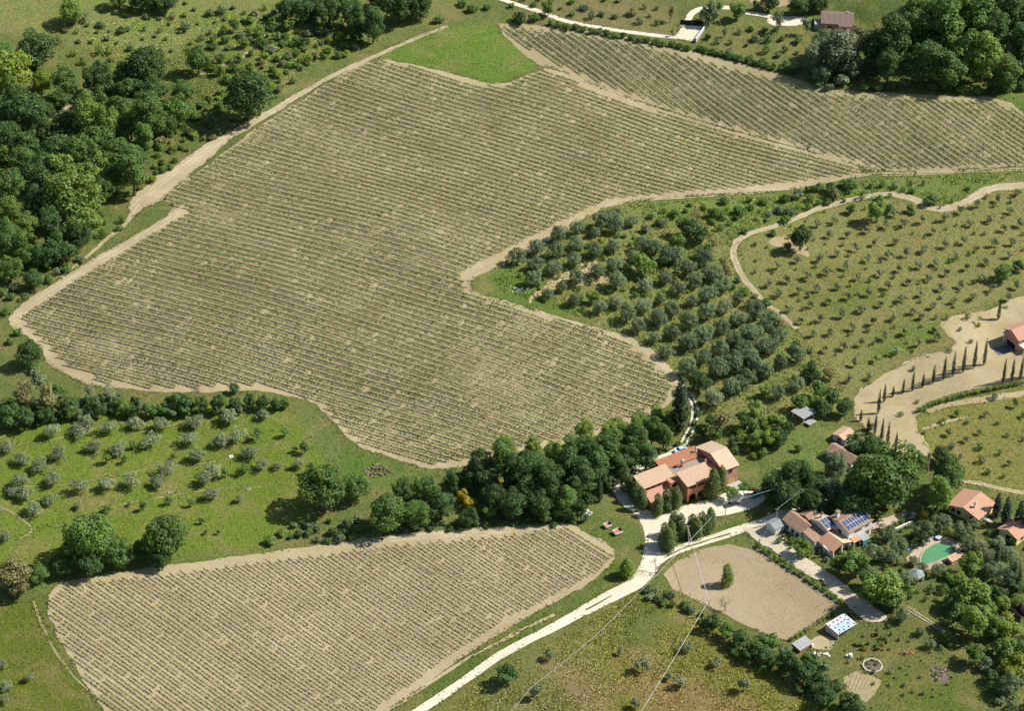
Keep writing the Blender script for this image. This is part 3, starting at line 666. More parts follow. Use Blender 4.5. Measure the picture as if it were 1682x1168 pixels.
def baref(rng, v):
    mb = MB(); tips = []
    def grow(p, d, l, r, lev):
        q = p + d * l; mb.tube([p, q], [r, r * .6], 4)
        if lev == 0: return
        for k in range(4):
            nd = (d + Vector(rng.randn(3) * 0.6) + Vector((0, 0, .15))).normalized(); grow(p.lerp(q, rng.uniform(.5, 1)), nd, l * rng.uniform(.5, .75), r * .5, lev - 1)
    grow(Vector((0, 0, -.2)), Vector((0, 0, 1)), 2.0, 0.12, 4)
    cl = blob_clumps(rng, 3.5, 2, 4.4, 8, 0.5); V, Fq = make_crown(cl, 60, 0.13, rng)
    return (mesh_np('crown', V, Fq, [LEAF['brown']]), mb_mesh(mb, 'trunk', M['barkpale']))
proto('bare', 2, baref, 4.2, 4.6)

NAME = {'broad': 'broadleaf_tree', 'tall': 'broadleaf_tree', 'small': 'broadleaf_tree', 'olive': 'olive_tree', 'youngolive': 'olive_tree', 'feather': 'olive_tree', 'thin': 'sparse_tree',
        'shrub': 'shrub', 'bush': 'bush', 'cypress': 'cypress_tree', 'poplar': 'poplar_tree', 'pine': 'pine_tree', 'bare': 'bare_tree'}
WORD = {'broad': 'spreading tree', 'tall': 'tall tree', 'small': 'small leafy tree', 'olive': 'round olive tree', 'youngolive': 'young olive tree', 'feather': 'feathery olive tree', 'thin': 'sparse thin tree',
        'shrub': 'shrub', 'bush': 'low bush', 'cypress': 'slender cypress', 'poplar': 'columnar poplar', 'pine': 'umbrella pine', 'bare': 'nearly bare tree'}
CAT = {'shrub': 'shrub', 'bush': 'bush'}
TINT = {'dark': 'dark green', 'mid': 'green', 'bright': 'bright green', 'lime': 'yellow-green', 'olive': 'grey-green', 'silver': 'silvery', 'grey': 'grey-green', 'cypress': 'dark',
        'poplar': 'green', 'brown': 'brownish', 'yellow': 'yellow', 'purple': 'purple'}
TREES = []                                       # (kind, px, py, width px, tint, group, stretch)
def T(group, kind, tint, items, w=None, hs=1.0):
    for it in items:
        TREES.append([kind, it[0], it[1], it[2] if len(it) > 2 else w, it[3] if len(it) > 3 else tint, group, it[4] if len(it) > 4 else hs])
_fr = random.Random(11)
def fill(group, kinds, tints, poly, sp, w, n=400, zone=None):
    """more trees of a wood, kept apart from those already placed"""
    xs = [p[0] for p in poly]; ys = [p[1] for p in poly]; P = np.array(poly, float); tries = 0; got = 0
    while tries < n * 12 and got < n:
        tries += 1; x = _fr.uniform(min(xs), max(xs)); y = _fr.uniform(min(ys), max(ys))
        if not inside(np.array([[x, y]]), P)[0] or (1485 < x < 1582 and 880 < y < 938): continue
        ok = True
        for t in TREES:
            if abs(t[1] - x) < sp and abs(t[2] - y) < sp and math.hypot(t[1] - x, (t[2] - y) * 1.3) < sp * (0.75 if t[3] < w[0] else 1): ok = False; break
        if ok: TREES.append([_fr.choice(kinds), x, y, _fr.uniform(*w), _fr.choice(tints), group, _fr.uniform(0.9, 1.15)]); got += 1
def scrub(L, rng):
    """the smallest shrubs, too small and too many to tell apart, as one mass"""
    Vs, Fs, Ms, n = [], [], [], 0; tn = sorted(set(t[4] for t in L))
    for t in L:
        kind, px, py, w, tint, _, hs = t; vs_, W, Hh = PROTO[kind]; p = at(px, py); s = w / mpp(p) / W
        me = vs_[rng.randrange(len(vs_))][0]; v = np.empty(len(me.vertices) * 3, np.float32); me.vertices.foreach_get('co', v); v = v.reshape(-1, 3)
        a = rng.uniform(0, 6.28); c, d = math.cos(a), math.sin(a)
        q = np.column_stack([(v[:, 0] * c - v[:, 1] * d) * s + p.x, (v[:, 0] * d + v[:, 1] * c) * s + p.y, v[:, 2] * s * hs + p.z])
        Vs.append(q); Fs.append(np.arange(len(v)).reshape(-1, 4) + n); Ms.append(np.full(len(v) // 4, tn.index(tint))); n += len(v)
    o = link('scrub', mesh_np('scrub', np.concatenate(Vs), np.concatenate(Fs), [LEAF[t] for t in tn], np.concatenate(Ms)))
    tag(o, 'low scrub scattered over banks and meadow edges', 'scrub', kind='stuff')
def place_trees():
    rng = random.Random(3); groups = {}; small = []
    for kd in ('shrub', 'bush'):
        S = sorted([t for t in TREES if t[0] == kd], key=lambda t: -t[3]); small += S[285:]
    ids = set(id(t) for t in small)
    if small: scrub(small, rng)
    for t in [t for t in TREES if id(t) not in ids]: groups.setdefault(t[5], []).append(t)
    for (gkey, place, band, cond), L in [(k, v) for k, v in groups.items()]:
        sub = {}
        for t in L: sub.setdefault((TINT[t[4]], WORD[t[0]]), []).append(t)
        for (tn, wd), S in sub.items():
            S.sort(key=lambda t: t[2]); rows = []
            for t in S:
                if rows and t[2] - rows[-1][0][2] < band: rows[-1].append(t)
                else: rows.append([t])
            for ri, row in enumerate(rows):
                row.sort(key=lambda t: t[1])
                for ci, t in enumerate(row):
                    if len(S) == 1: lab = 'single %s %s %s' % (tn, wd, place)
                    elif len(row) == 1: lab = '%s %s %s, alone in %s line from top' % (tn, wd, place, ordw(ri + 1))
                    elif len(rows) == 1: lab = '%s %s %s, %s from left' % (tn, wd, place, ordw(ci + 1))
                    else: lab = '%s %s %s, %s from left in %s line' % (tn, wd, place, ordw(ci + 1), ordw(ri + 1))
                    put(t, lab, gkey, rng)
def put(t, lab, gkey, rng):
    kind, px, py, w, tint, _, hs = t
    vs_, W, Hh = PROTO[kind]
    p = at(px, py); m = w / mpp(p); s = m / W; hz = s * hs
    p = at(px, py, Hh * hz * (0.56 if kind not in ('shrub', 'bush') else 0.5)); g = Vector((p.x, p.y, float(H(p.x, p.y))))
    cr, tr = vs_[rng.randrange(len(vs_))]
    if kind in ('shrub', 'bush'):
        o = link(NAME[kind], cr); o.location = g; c = o
        o.rotation_euler = (0, 0, rng.uniform(0, 6.28)); o.scale = (s * rng.uniform(.85, 1.15), s * rng.uniform(.85, 1.15), hz)
    else:
        o = empty(NAME[kind], g, rng.uniform(0, 6.28)); k = 0.04 if kind in ('cypress', 'poplar', 'pine') else 0.13; o.scale = (s * rng.uniform(1 - k, 1 + k), s * rng.uniform(1 - k, 1 + k), hz * rng.uniform(1 - k, 1 + k))
        if k > .1: o.rotation_euler = (rng.uniform(-.1, .1), rng.uniform(-.1, .1), o.rotation_euler.z)
        link('trunk', tr, o); c = link('crown', cr, o)
    c.material_slots[0].link = 'OBJECT'; c.material_slots[0].material = LEAF[tint]
    tag(o, lab, CAT.get(kind, 'tree'), gkey)
def zc(pts, ox, oy, s): return [((p[0] / s + ox), (p[1] / s + oy)) + tuple(p[2:]) for p in pts]
G = lambda g, place, band=26: (g, place, band, 0)
# left wood
LW = G('trees of the wood on the left', 'in left wood', 40)
T(LW, 'broad', 'dark', [(55,75,76),(35,172,85),(165,130,58),(245,112,72),(405,150,92),(110,205,66),(70,280,66),(250,145,55,'dark'),(130,385,46),(80,418,44),(54,457,34),(48,580,46),
   (325,95,50,'mid'),(290,182,58,'mid'),(240,168,48,'mid'),(200,182,62,'mid'),(150,222,74,'mid'),(215,203,52,'mid'),(190,250,62,'mid'),(130,262,66,'mid'),(20,300,56,'mid'),(190,292,54,'mid'),
   (115,318,92,'bright'),(115,18,46,'bright'),(14,115,78,'lime'),(66,135,36,'lime'),(62,332,52,'dark'),(45,240,56,'dark'),(10,225,60,'dark'),(28,395,60,'mid'),(15,440,50,'mid'),(55,420,40,'mid'),(165,310,50,'mid'),(225,250,40,'mid'),(160,265,50,'bright'),(95,245,60,'dark'),(5,180,50,'dark'),(100,160,40,'mid'),(270,205,40,'mid'),(10,345,50,'bright'),(45,365,40,'bright'),(235,140,44),(205,145,48,'mid'),(300,150,40,'mid')])
fill(LW, ['broad','small','tall'], ['dark','mid','mid','dark','bright'], [(0,60),(60,110),(140,140),(230,110),(300,160),(310,190),(265,215),(230,240),(210,300),(165,340),(150,380),(110,420),(70,450),(0,470)], 30, (34,56), 40)
LS = G('shrubs on the left bank', 'on left bank', 30)
T(LS, 'shrub', 'mid', [(165,40,16),(200,48,18),(305,42,24,'olive'),(365,15,20,'olive'),(345,20,18,'olive'),(395,55,18,'olive'),(370,65,20),(350,75,20),(420,20,16,'grey'),(265,85,24,'brown'),(240,88,24,'brown'),(100,165,34,'brown'),(210,50,14),(130,70,12),(445,45,18),(445,80,24,'grey'),(430,70,20,'dark'),
   (528,50,24,'dark'),(500,68,26,'dark'),(533,95,14),(455,95,16),(470,60,20,'mid'),(455,120,20,'lime'),(475,110,14),(320,190,24),(310,215,20,'dark'),(345,195,26,'olive'),(262,230,26,'brown'),(330,170,20),(385,110,24),(375,130,22),(560,60,22,'lime'),(595,70,16,'dark'),(565,75,20),(510,30,24),(0,480,24),(10,510,20),(15,560,18),(60,605,26,'mid'),(30,545,20),(110,440,24),(165,350,20),
   (20,370,40,'lime'),(50,390,30,'lime'),(105,425,24,'brown'),(95,385,26,'mid'),(5,420,26,'lime'),(25,470,24,'olive')])
fill(LS, ['shrub'], ['mid','olive','bright','mid','lime','brown'], [(300,200),(420,170),(470,140),(560,90),(600,75),(590,40),(440,40),(420,120),(340,150)], 12, (9,20), 110)
fill(LS, ['bush','shrub'], ['olive','mid','mid','brown','olive','lime'], [(130,0),(440,10),(430,60),(330,90),(240,90),(150,110),(90,60)], 17, (7,16), 60)
fill(LS, ['shrub'], ['mid','olive','brown','lime','mid'], [(225,270),(290,215),(400,185),(460,150),(455,165),(330,235),(245,300),(215,320)], 11, (9,18), 60)
fill(LS, ['shrub','small'], ['mid','bright','olive','bright'], [(330,60),(450,10),(480,40),(420,110),(350,120)], 14, (12,22), 26)
fill(LS, ['shrub','bush'], ['mid','lime','olive','mid'], [(0,470),(60,440),(130,400),(190,350),(215,360),(120,440),(20,505),(0,530)], 16, (9,18), 26)
TL = G('trees along the top edge', 'along top edge', 60)
T(TL, 'broad', 'dark', [(195,-6,40),(230,-4,44),(268,-2,44),(470,12,40),(500,15,46),(540,18,50),(580,22,52),(655,6,62),(690,6,50),(560,-10,50),(620,-15,50),(510,-10,40)])
T(TL, 'tall', 'dark', [(612,38,42,'dark',0.9),(585,45,34,'dark',0.8)])
T(TL, 'shrub', 'mid', [(775,12,24),(760,5,18),(800,10,16),(720,30,20),(855,28,30,'dark'),(880,28,20),(990,25,14,'olive'),(960,12,16,'olive'),(1040,18,22,'brown'),(1010,30,14),(940,20,16)])
T(TL, 'small', 'mid', [(900,12,24),(1212,16,30,'mid'),(1242,8,16,'mid'),(1165,20,36,'olive'),(1180,8,20,'mid'),(1265,2,30,'dark')])
T(TL, 'broad', 'dark', [(1310,6,36),(1335,0,40),(1350,2,30)])
T(TL, 'thin', 'olive', [(1278,32,26),(1325,38,22),(1102,18,20,'brown'),(1105,52,8,'olive'),(1190,50,12,'olive')])
fill(TL, ['bush','shrub'], ['olive','mid','brown'], [(830,20),(900,22),(1090,40),(1080,5),(860,-5)], 18, (8,16), 30)
fill(TL, ['bush','shrub'], ['mid','dark','olive'], [(1160,60),(1240,40),(1330,60),(1340,120),(1250,105),(1160,75)], 18, (9,18), 26)
T(G('hedge along the upper vineyard', 'in hedge above upper vineyard', 60), 'shrub', 'mid', [(905 + i * 13.2 , 36 + i * 2.35 + (i % 3), 16) for i in range(18)] + [(1150 + i * 11, 79 + i * 2.7, 16, 'dark') for i in range(15)])
# top right wood
RW = G('trees of the top right wood', 'in top right wood', 45)
T(RW, 'tall', 'mid', [(1475,62,62,'dark'),(1500,45,60,'mid'),(1545,48,66,'mid'),(1612,22,62,'mid'),(1660,30,56,'dark'),(1580,88,54,'mid'),(1617,84,56,'bright'),(1560,108,48,'mid'),(1440,72,46,'dark'),(1520,90,56,'dark'),(1460,100,44,'dark'),(1535,20,60,'mid'),(1570,10,56,'mid'),(1640,60,50,'dark'),(1675,70,50,'dark'),(1660,110,44,'mid'),(1690,20,56,'dark'),(1600,-8,60,'mid'),(1650,-8,60,'dark'),(1500,15,44,'mid')])
T(RW, 'broad', 'grey', [(1340,92,52,'grey'),(1385,82,72,'grey'),(1412,68,52,'grey'),(1362,70,50,'olive'),(1400,105,46,'olive'),(1485,30,50,'grey'),(1350,118,36,'olive')])
fill(RW, ['broad','tall','small'], ['dark','mid','dark'], [(1430,60),(1480,20),(1560,10),(1700,-10),(1700,95),(1540,95),(1440,85)], 34, (38,52), 16)
T(G('shrubs below the top right wood', 'below top right wood', 60), 'shrub', 'mid', [(1382,130,30,'grey'),(1420,142,20),(1440,142,22),(1462,140,24,'dark'),(1485,135,24,'olive'),(1508,128,24,'brown'),(1530,140,24,'olive'),(1555,142,26,'dark'),(1580,145,24),(1605,146,22),(1630,146,26,'dark'),(1655,142,26),(1680,140,26,'dark'),(1345,135,24,'dark'),(1360,142,18,'olive')])
# mature olive grove
MG = G('trees of the mature olive grove', 'in mature grove', 24)
O1 = zc([(125,40),(220,60),(320,25),(415,60),(505,35),(30,95),(115,120),(210,145),(312,100),(322,190),(418,155),(510,120),(515,210),(110,200),(245,240,22),(180,275,20),(305,305,25),(570,375),(660,230,26,'grey'),(725,385,34),(790,455,30),(795,350,30),(870,510,36),(865,635,32),(730,295,26),(890,310,24),(905,215,28),(970,270,32),(960,365,34),(880,410,34),(945,475,36),(1045,335,28,'grey'),(1030,435,30),(1120,300,24),(1115,395,32),(1095,495,34),(1020,540,34),(935,585,34),(1010,645,38),(925,705,42,'dark'),(1090,605,38),(1175,570,34),(1175,470,34),(1200,360,38),(1085,735,36),(1000,785,36,'grey'),(1165,685,32),(1235,650,34),(1240,530,30),(1250,430,30),(1040,225,34,'olive'),(985,170,36),(950,100,34),(860,145,36),(790,85,38),(650,30,30),(710,45,30),(600,90,24)], 840, 390, 2.995)
T(MG, 'olive', 'olive', O1, 31)
T(MG, 'olive', 'grey', zc([(430,340),(515,310),(650,330),(760,195),(625,430),(700,490),(765,555),(825,245)], 840, 390, 2.995), 27)
T(MG, 'olive', 'olive', [(987,360,42),(1010,353,30),(947,372,30),(978,380,22),(1013,370,32),(917,382,32),(1037,362,24),(1267,523,34),(1280,550,32),(1267,567,32),(1310,582,32),(1283,594,30),(1260,608,30),(1280,645,28),(1310,627,30),(1235,595,34),(1225,570,34),(1240,545,34),(1205,600,34),(1215,630,30)], 30)
T(MG, 'small', 'dark', [(1130,370,36,'dark'),(1150,385,30,'dark'),(1333,610,32,'dark'),(1353,665,32,'dark'),(1370,650,34,'dark'),(1345,640,30,'mid'),(1105,420,26,'bright'),(1060,432,36,'bright'),(973,486,24,'bright'),(1340,657,24,'bright'),(1242,668,30,'bright'),(1225,690,28,'dark'),(1255,640,24,'mid'),(1115,395,30,'mid'),(1160,410,26,'mid'),(1315,660,26,'mid')])
T(MG, 'small', 'cypress', [(1388,668,32,'dark')])
T(MG, 'thin', 'brown', [(1185,690,40,'brown',0.8),(1365,608,30,'brown',0.7),(1172,395,24,'brown',0.8),(1190,430,22,'brown',0.8),(1145,350,22,'brown',.7)])
SB = G('shrubs on the bank beside the mature grove', 'on bank beside mature grove', 30)
T(SB, 'shrub', 'mid', [(1175,350,28,'mid'),(1215,345,24),(1235,340,18),(1297,347,22,'olive'),(1330,310,18,'dark'),(1345,308,20,'dark'),(1365,308,26,'dark'),(1385,300,18,'mid'),(1400,302,26,'mid'),(1370,318,28,'brown'),(1310,318,24,'olive'),(1290,325,24,'mid'),(1255,330,20,'mid'),(1240,300,8),(1530,328,26,'dark'),(1590,312,12),(1270,382,18,'dark'),(1290,360,20),(1110,350,20,'mid'),(1085,365,20,'olive'),(1060,375,22,'olive'),(1190,330,18),(1280,345,20,'olive'),(1070,355,16),(1500,352,12,'mid'),(1445,325,16,'mid'),(1378,318,16),(1360,330,16)])
fill(SB, ['shrub','bush'], ['mid','olive','mid','dark'], [(1060,345),(1180,330),(1300,318),(1420,300),(1560,292),(1500,318),(1330,340),(1210,385),(1130,350)], 15, (8,16), 60)
fill(SB, ['shrub','bush'], ['olive','mid','brown','dark'], [(1180,420),(1205,440),(1300,535),(1390,640),(1330,600),(1260,520),(1200,480)], 15, (12,24), 26)
fill(SB, ['bush','bush','shrub'], ['lime','mid','bright'], [(850,450),(1000,380),(1100,400),(1150,480),(1060,500),(960,510),(880,490)], 13, (7,14), 60)
fill(SB, ['shrub','small'], ['mid','dark','bright'], [(1160,690),(1240,690),(1300,690),(1280,720),(1215,745),(1180,725),(1150,700)], 18, (16,28), 24)
# right orchard of young olives
YO = G('young olives of the right orchard', 'in right orchard', 16)
T(YO, 'youngolive', 'grey', zc([(345,70),(440,45),(535,20),(630,10),(150,105),(255,95),(390,135),(295,160),(205,185),(100,205),(50,135),(500,100),(600,80),(690,70),(780,50),(885,25),(935,85),(1030,50),(1125,25),(1195,80),(1210,15),(970,10),(840,115),(745,130),(650,150),(555,170),(455,190),(350,230),(255,250),(160,255),(60,270),(10,220),(990,140),(890,165),(795,190),(700,210),(600,235),(505,265),(400,285),(310,305),(220,325),(110,345),(1080,115),(1060,190),(960,225),(860,240),(760,270),(665,295),(560,320),(465,345),(370,370),(270,390),(170,405),(1110,245),(1015,285),(920,305),(825,330),(725,360),(620,385),(525,410),(425,435),(320,460),(235,470),(760,380),(680,460),(580,480),(470,510),(380,535),(290,545),(745,515),(640,555),(540,590),(435,610),(840,490),(500,680),(400,690),(1250,150),(1180,170),(1230,230),(1190,290)], 1260, 390, 2.995), 17)
T(YO, 'youngolive', 'grey', zc([(340,1080),(250,1095),(590,1100),(680,1090),(765,1075),(490,1125),(310,1145),(400,1150),(820,1130),(955,1030),(1000,1090),(1040,1000),(1145,970),(1240,940),(1200,1030),(1100,1070),(1170,1120),(1250,1090),(880,1060),(630,1040)], 1260, 0, 2.995), 17)
T(YO, 'small', 'dark', [(1316,391,40,'dark'),(1440,345,36,'bright'),(1398,343,16,'mid'),(1495,340,16,'mid'),(1535,541,10,'dark'),(1460,340,16,'mid'),(1650,445,30,'mid'),(1672,435,22,'dark'),(1293,405,16,'dark')])
fill(G('weedy shrubs of the right orchard', 'among right orchard', 40), ['bush'], ['olive','mid','lime','grey'], [(1220,400),(1340,350),(1460,330),(1682,320),(1682,470),(1540,515),(1560,555),(1470,590),(1410,640),(1330,550),(1240,470)], 18, (5,9), 90)
# left orchard
LO = G('olives of the left orchard', 'in left orchard', 18)
T(LO, 'feather', 'silver', zc([(415,905),(250,950),(395,945),(535,930),(670,905),(790,915),(955,905),(1120,885),(935,985),(1080,990),(1165,975),(460,1025),(575,1030),(740,1005),(20,1035),(290,1060),(110,1085),(200,1120),(975,1075),(1235,1050),(1050,1140),(820,1140)], 0, 390, 2.995), 37, 0.8)
T(LO, 'feather', 'silver', zc([(90,30),(130,90),(170,160),(250,20),(240,110),(390,50),(385,150,20),(530,40),(640,30),(785,30),(1000,20),(1050,90),(60,80,28,'grey'),(1180,120,22)], 0, 780, 3.01) + [(430,680,28),(492,762,26),(430,762,28),(0,835,26),(10,880,30,'grey'),(5,1090,24,'grey'),(47,1112,24,'grey'),(10,1125,30,'grey'),(5,1150,24,'grey'),(455,765,22)], 37, 0.8)
T(LO, 'youngolive', 'mid', [(175,753,22,'mid'),(205,755,16),(285,750,14),(217,730,18),(422,712,24,'mid'),(468,710,18,'mid'),(500,735,22,'dark'),(485,738,12,'dark'),(175,835,18,'mid'),(236,832,20,'mid'),(313,825,18,'mid'),(278,823,18),(330,855,14,'dark'),(338,875,10,'dark'),(358,875,10,'dark'),(515,770,26,'mid'),(400,770,22,'mid'),(370,775,20,'mid'),(212,828,10,'brown')])
# hedge between the orchard and the vineyard
HL = G('hedge along the big vineyard foot', 'in hedge below big vineyard', 60)
T(HL, 'small', 'dark', [(10,682,44,'dark'),(40,685,36,'dark'),(75,680,34,'dark'),(115,665,34,'dark'),(152,668,34,'dark'),(165,675,26,'dark'),(222,660,18,'dark',1.5),(295,660,34,'dark'),(330,664,28,'dark'),(358,662,28,'dark'),(386,664,26,'dark'),(408,660,26,'dark'),(432,660,26,'dark'),(455,661,24,'dark'),(470,663,16,'mid'),(386,637,18,'dark',1.1),(205,672,26,'mid'),(245,672,26,'mid'),(268,670,24,'mid'),(195,655,20,'olive'),(95,640,26,'mid')])
fill(HL, ['small','shrub','small'], ['dark','mid','dark','olive'], [(0,660),(90,650),(200,655),(300,655),(470,655),(475,672),(300,676),(120,685),(0,705)], 13, (16,28), 40)
T(HL, 'thin', 'grey', [(145,640,20,'grey'),(180,645,28,'silver'),(65,625,40,'grey'),(35,640,44,'brown'),(75,655,36,'brown')])
T(HL, 'bare', 'brown', [(322,640,26)])
# woodland strip between the two vineyards
WS = G('trees of the wood between the vineyards', 'in wood between vineyards', 40)
T(WS, 'broad', 'dark', [(527,800,86,'mid'),(585,800,50,'mid'),(640,842,64,'mid'),(682,842,52,'mid'),(725,828,58,'dark'),(665,805,40,'dark'),(700,800,40,'mid'),(772,848,34,'dark'),(805,838,28,'bright'),(742,790,40,'dark'),(770,785,46,'dark'),(800,790,50,'dark'),(843,825,62,'dark'),(870,805,62,'dark'),(890,830,50,'dark')])
T(WS, 'tall', 'dark', [(790,762,44,'dark'),(830,760,48,'mid'),(850,770,50,'dark'),(880,765,52,'dark'),(905,790,50,'dark'),(930,760,50,'dark'),(955,780,44,'dark'),(965,745,44,'dark'),(985,765,44,'dark'),(1000,735,44,'mid'),(1020,755,40,'dark'),(1045,720,40,'dark'),(1070,705,36,'mid'),(1060,745,36,'dark'),(1090,710,34,'mid'),(1035,745,40,'dark'),(945,800,34,'dark'),(910,740,36,'bright'),(830,738,30,'bright'),(875,735,30,'bright'),(960,715,32,'bright'),(1000,710,34,'bright'),(1050,690,34,'bright'),(1080,680,30,'bright'),(1100,690,26,'mid'),(940,730,34,'mid'),(1020,705,30,'bright')])
T(WS, 'small', 'dark', [(760,815,22,'yellow',1.3),(770,825,24,'yellow'),(785,832,20,'lime'),(950,835,28,'dark',1.4),(965,820,20,'dark',1.5),(935,845,24,'mid'),(915,838,28,'mid'),(895,850,24,'mid'),(1000,790,30,'dark'),(1020,780,26,'mid'),(975,805,30,'dark'),(935,790,22,'olive'),(1075,765,20,'mid'),(960,850,18,'olive')])
T(WS, 'cypress', 'cypress', [(1118,655,24,'cypress',0.75),(985,800,10,'cypress',.9),(968,790,10,'cypress',.8)])
fill(WS, ['tall','broad'], ['dark','dark','mid'], [(740,800),(800,770),(880,755),(970,730),(1080,690),(1095,720),(1010,790),(930,835),(780,850)], 30, (36,50), 30)
fill(G('undergrowth of the wood between the vineyards', 'beside wood between vineyards', 40), ['shrub'], ['mid','dark','bright','olive'], [(480,860),(600,850),(610,880),(560,890),(480,885),(430,895)], 15, (12,24), 24)
fill(G('undergrowth of the wood between the vineyards', 'beside wood between vineyards', 40), ['shrub'], ['mid','dark','olive'], [(600,865),(760,860),(930,850),(960,855),(930,862),(760,872),(620,880)], 13, (9,16), 24)
# big trees at the lower left
BL = G('big trees at the head of the young vineyard', 'above young lower vineyard', 60)
T(BL, 'broad', 'mid', [(150,885,92,'mid'),(118,905,66,'mid'),(185,905,56,'mid'),(268,880,78,'mid'),(100,925,44,'dark'),(150,925,50,'dark'),(232,905,34,'dark'),(60,940,36,'mid'),(265,915,40,'dark')])
T(BL, 'small', 'brown', [(15,945,62,'brown',0.95),(28,962,44,'brown',0.9)])
# bottom meadow
BM = G('small olives of the bottom meadow', 'in bottom meadow', 20)
T(BM, 'youngolive', 'grey', [(1056,1092,34),(1179,1087,24,'silver'),(1117,1120,28,'silver'),(1222,1125,30),(1128,1062,24,'olive'),(903,1075,24,'olive'),(883,1136,32),(1043,1155,26),(1020,1070,16,'silver'),(1100,1110,20,'olive')])
T(BM, 'small', 'dark', [(832,1105,40,'dark')])
BH = G('hedge along the paddock', 'in hedge below paddock', 50)
T(BH, 'small', 'dark', [(1172,1022,34,'dark'),(1195,1035,31,'mid'),(1215,1050,34,'dark'),(1245,1060,39,'mid'),(1265,1055,36,'mid'),(1262,1078,34,'dark'),(1295,1090,42,'dark'),(1320,1105,42,'dark'),(1345,1118,39,'dark'),(1370,1130,34,'dark'),(1330,1085,31,'mid'),(1390,1150,37,'dark'),(1355,1145,37,'dark'),(1410,1165,34,'dark'),(1290,1070,26,'olive'),(1350,1095,26,'olive'),(1235,1075,29,'dark')])
fill(BH, ['shrub'], ['mid','olive','grey','mid'], [(1060,960),(1100,975),(1160,1010),(1170,1030),(1120,1000),(1070,985)], 12, (12,22), 20)
fill(BH, ['shrub'], ['mid','olive','dark'], [(1180,1040),(1300,1100),(1420,1168),(1380,1175),(1280,1120),(1190,1062)], 16, (14,26), 26)
T(G('lone trees around the paddock', 'near paddock', 200), 'poplar', 'bright', [(1195,942,18,'bright',0.95),(1030,930,23,'bright',0.6)])
T(G('lone trees around the paddock', 'near paddock', 200), 'bare', 'brown', [(1078,927,30),(1192,990,30)])
T(G('hedge shrubs along the gravel drive', 'along gravel drive hedge', 400), 'shrub', 'mid', [(1247 + i * 8.9, 899 + i * 6.0 + (i % 2) * 1.5, 13, ['mid', 'bright'][i % 2]) for i in range(16)])
fill(G('low plants under the drive hedge', 'under drive hedge', 400), ['bush'], ['mid','grey','olive'], [(1240,905),(1370,985),(1378,993),(1250,912)], 7, (5,9), 26)
T(G('low plants along the paddock fence', 'along paddock fence', 400), 'bush', 'bright', [(1300 + i * 7.5, 1050 - i * 4.8, 9, ['mid', 'lime', 'bright'][i % 3]) for i in range(10)])
# farmhouse trees
PP = G('poplars around the farmhouse', 'beside farmhouse', 24)
z5 = lambda L: zc(L, 980, 700, 5.84)
T(PP, 'poplar', 'poplar', z5([(275,490,17,'poplar',1.05),(332,545,15),(378,610,16),(432,675,17),(590,735,17),(675,690,17),(765,665,18),(655,1030,19),(715,1010,19),(745,920,19),(805,945,19),(690,1085,18),(920,930,18),(960,960,17),(1015,905,17),(1090,875,18),(1115,520,21,'poplar',1.15),(1200,470,15,'poplar',1.2),(1060,930,14)]), 17)
T(PP, 'pine', 'mid', z5([(1280,650,28),(1420,605,26)]))
fill(G('shrubs behind the farmhouse', 'behind farmhouse', 40), ['shrub','small'], ['mid','dark','bright'], [(1200,700),(1290,720),(1240,760),(1225,735)], 15, (14,24), 14)
fill(G('shrubs behind the farmhouse', 'behind farmhouse', 40), ['shrub'], ['mid','dark','grey'], [(1000,770),(1090,735),(1130,700),(1148,660),(1160,700),(1130,725),(1100,742),(1010,790)], 12, (8,16), 24)
# cypress avenue
z8 = [(553,870,740),(580,812,715),(622,785,728),(672,768,695),(720,757,657),(770,738,665),(822,720,625),(875,702,580),(922,685,548),(973,665,530),(1027,645,503),(1076,628,495),(1145,405,293),(1170,722,590),(1212,712,585),(1255,700,575),(463,905,843),(500,948,880),(535,970,862),(568,1010,885),(597,1045,900),(637,1050,950),(1300,690,560)]
CY = G('cypresses on the dry slope', 'on dry slope', 22)
for x, b, t in z8:
    hpx = (b - t) / 2.995; cx = x / 2.995 + 1260; cy = (b * 0.44 + t * 0.56) / 2.995 + 390
    wpx = 3.6 + hpx * 0.045; hs = hpx / 0.84 / (wpx * 8.0 / 1.25)
    T(CY, 'cypress', 'cypress', [(cx, cy, wpx, 'cypress', hs)])
T(G('clipped hedge on the dry slope', 'in clipped hedge on dry slope', 400), 'bush', 'bright', [(1508 + i * 5.6, 672 - i * 1.15 - 10 * math.sin(min(1, i / 16) * 1.57) + (2 if i < 3 else 0), 9.5, ['mid', 'bright'][i % 2], 1.2) for i in range(32)])
T(G('bushes of the dry slope', 'on bare dry slope', 60), 'bush', 'olive', [(1578,540,9,'grey'),(1608,533,9,'yellow'),(1555,522,9,'grey'),(1560,575,9,'olive'),(1595,560,8,'grey'),(1633,650,14,'grey'),(1507,660,8),(1480,680,10,'olive'),(1510,755,14,'grey'),(1528,748,9,'brown'),(1500,735,10,'brown'),(1520,710,8,'grey'),(1590,520,12,'olive'),(1500,605,10,'olive')])
# fields to the right
fill(G('bushes of the far right field', 'in far right field', 30), ['youngolive','bush'], ['olive','mid','grey'], [(1520,690),(1682,650),(1682,800),(1600,770),(1540,730)], 26, (8,16), 24)
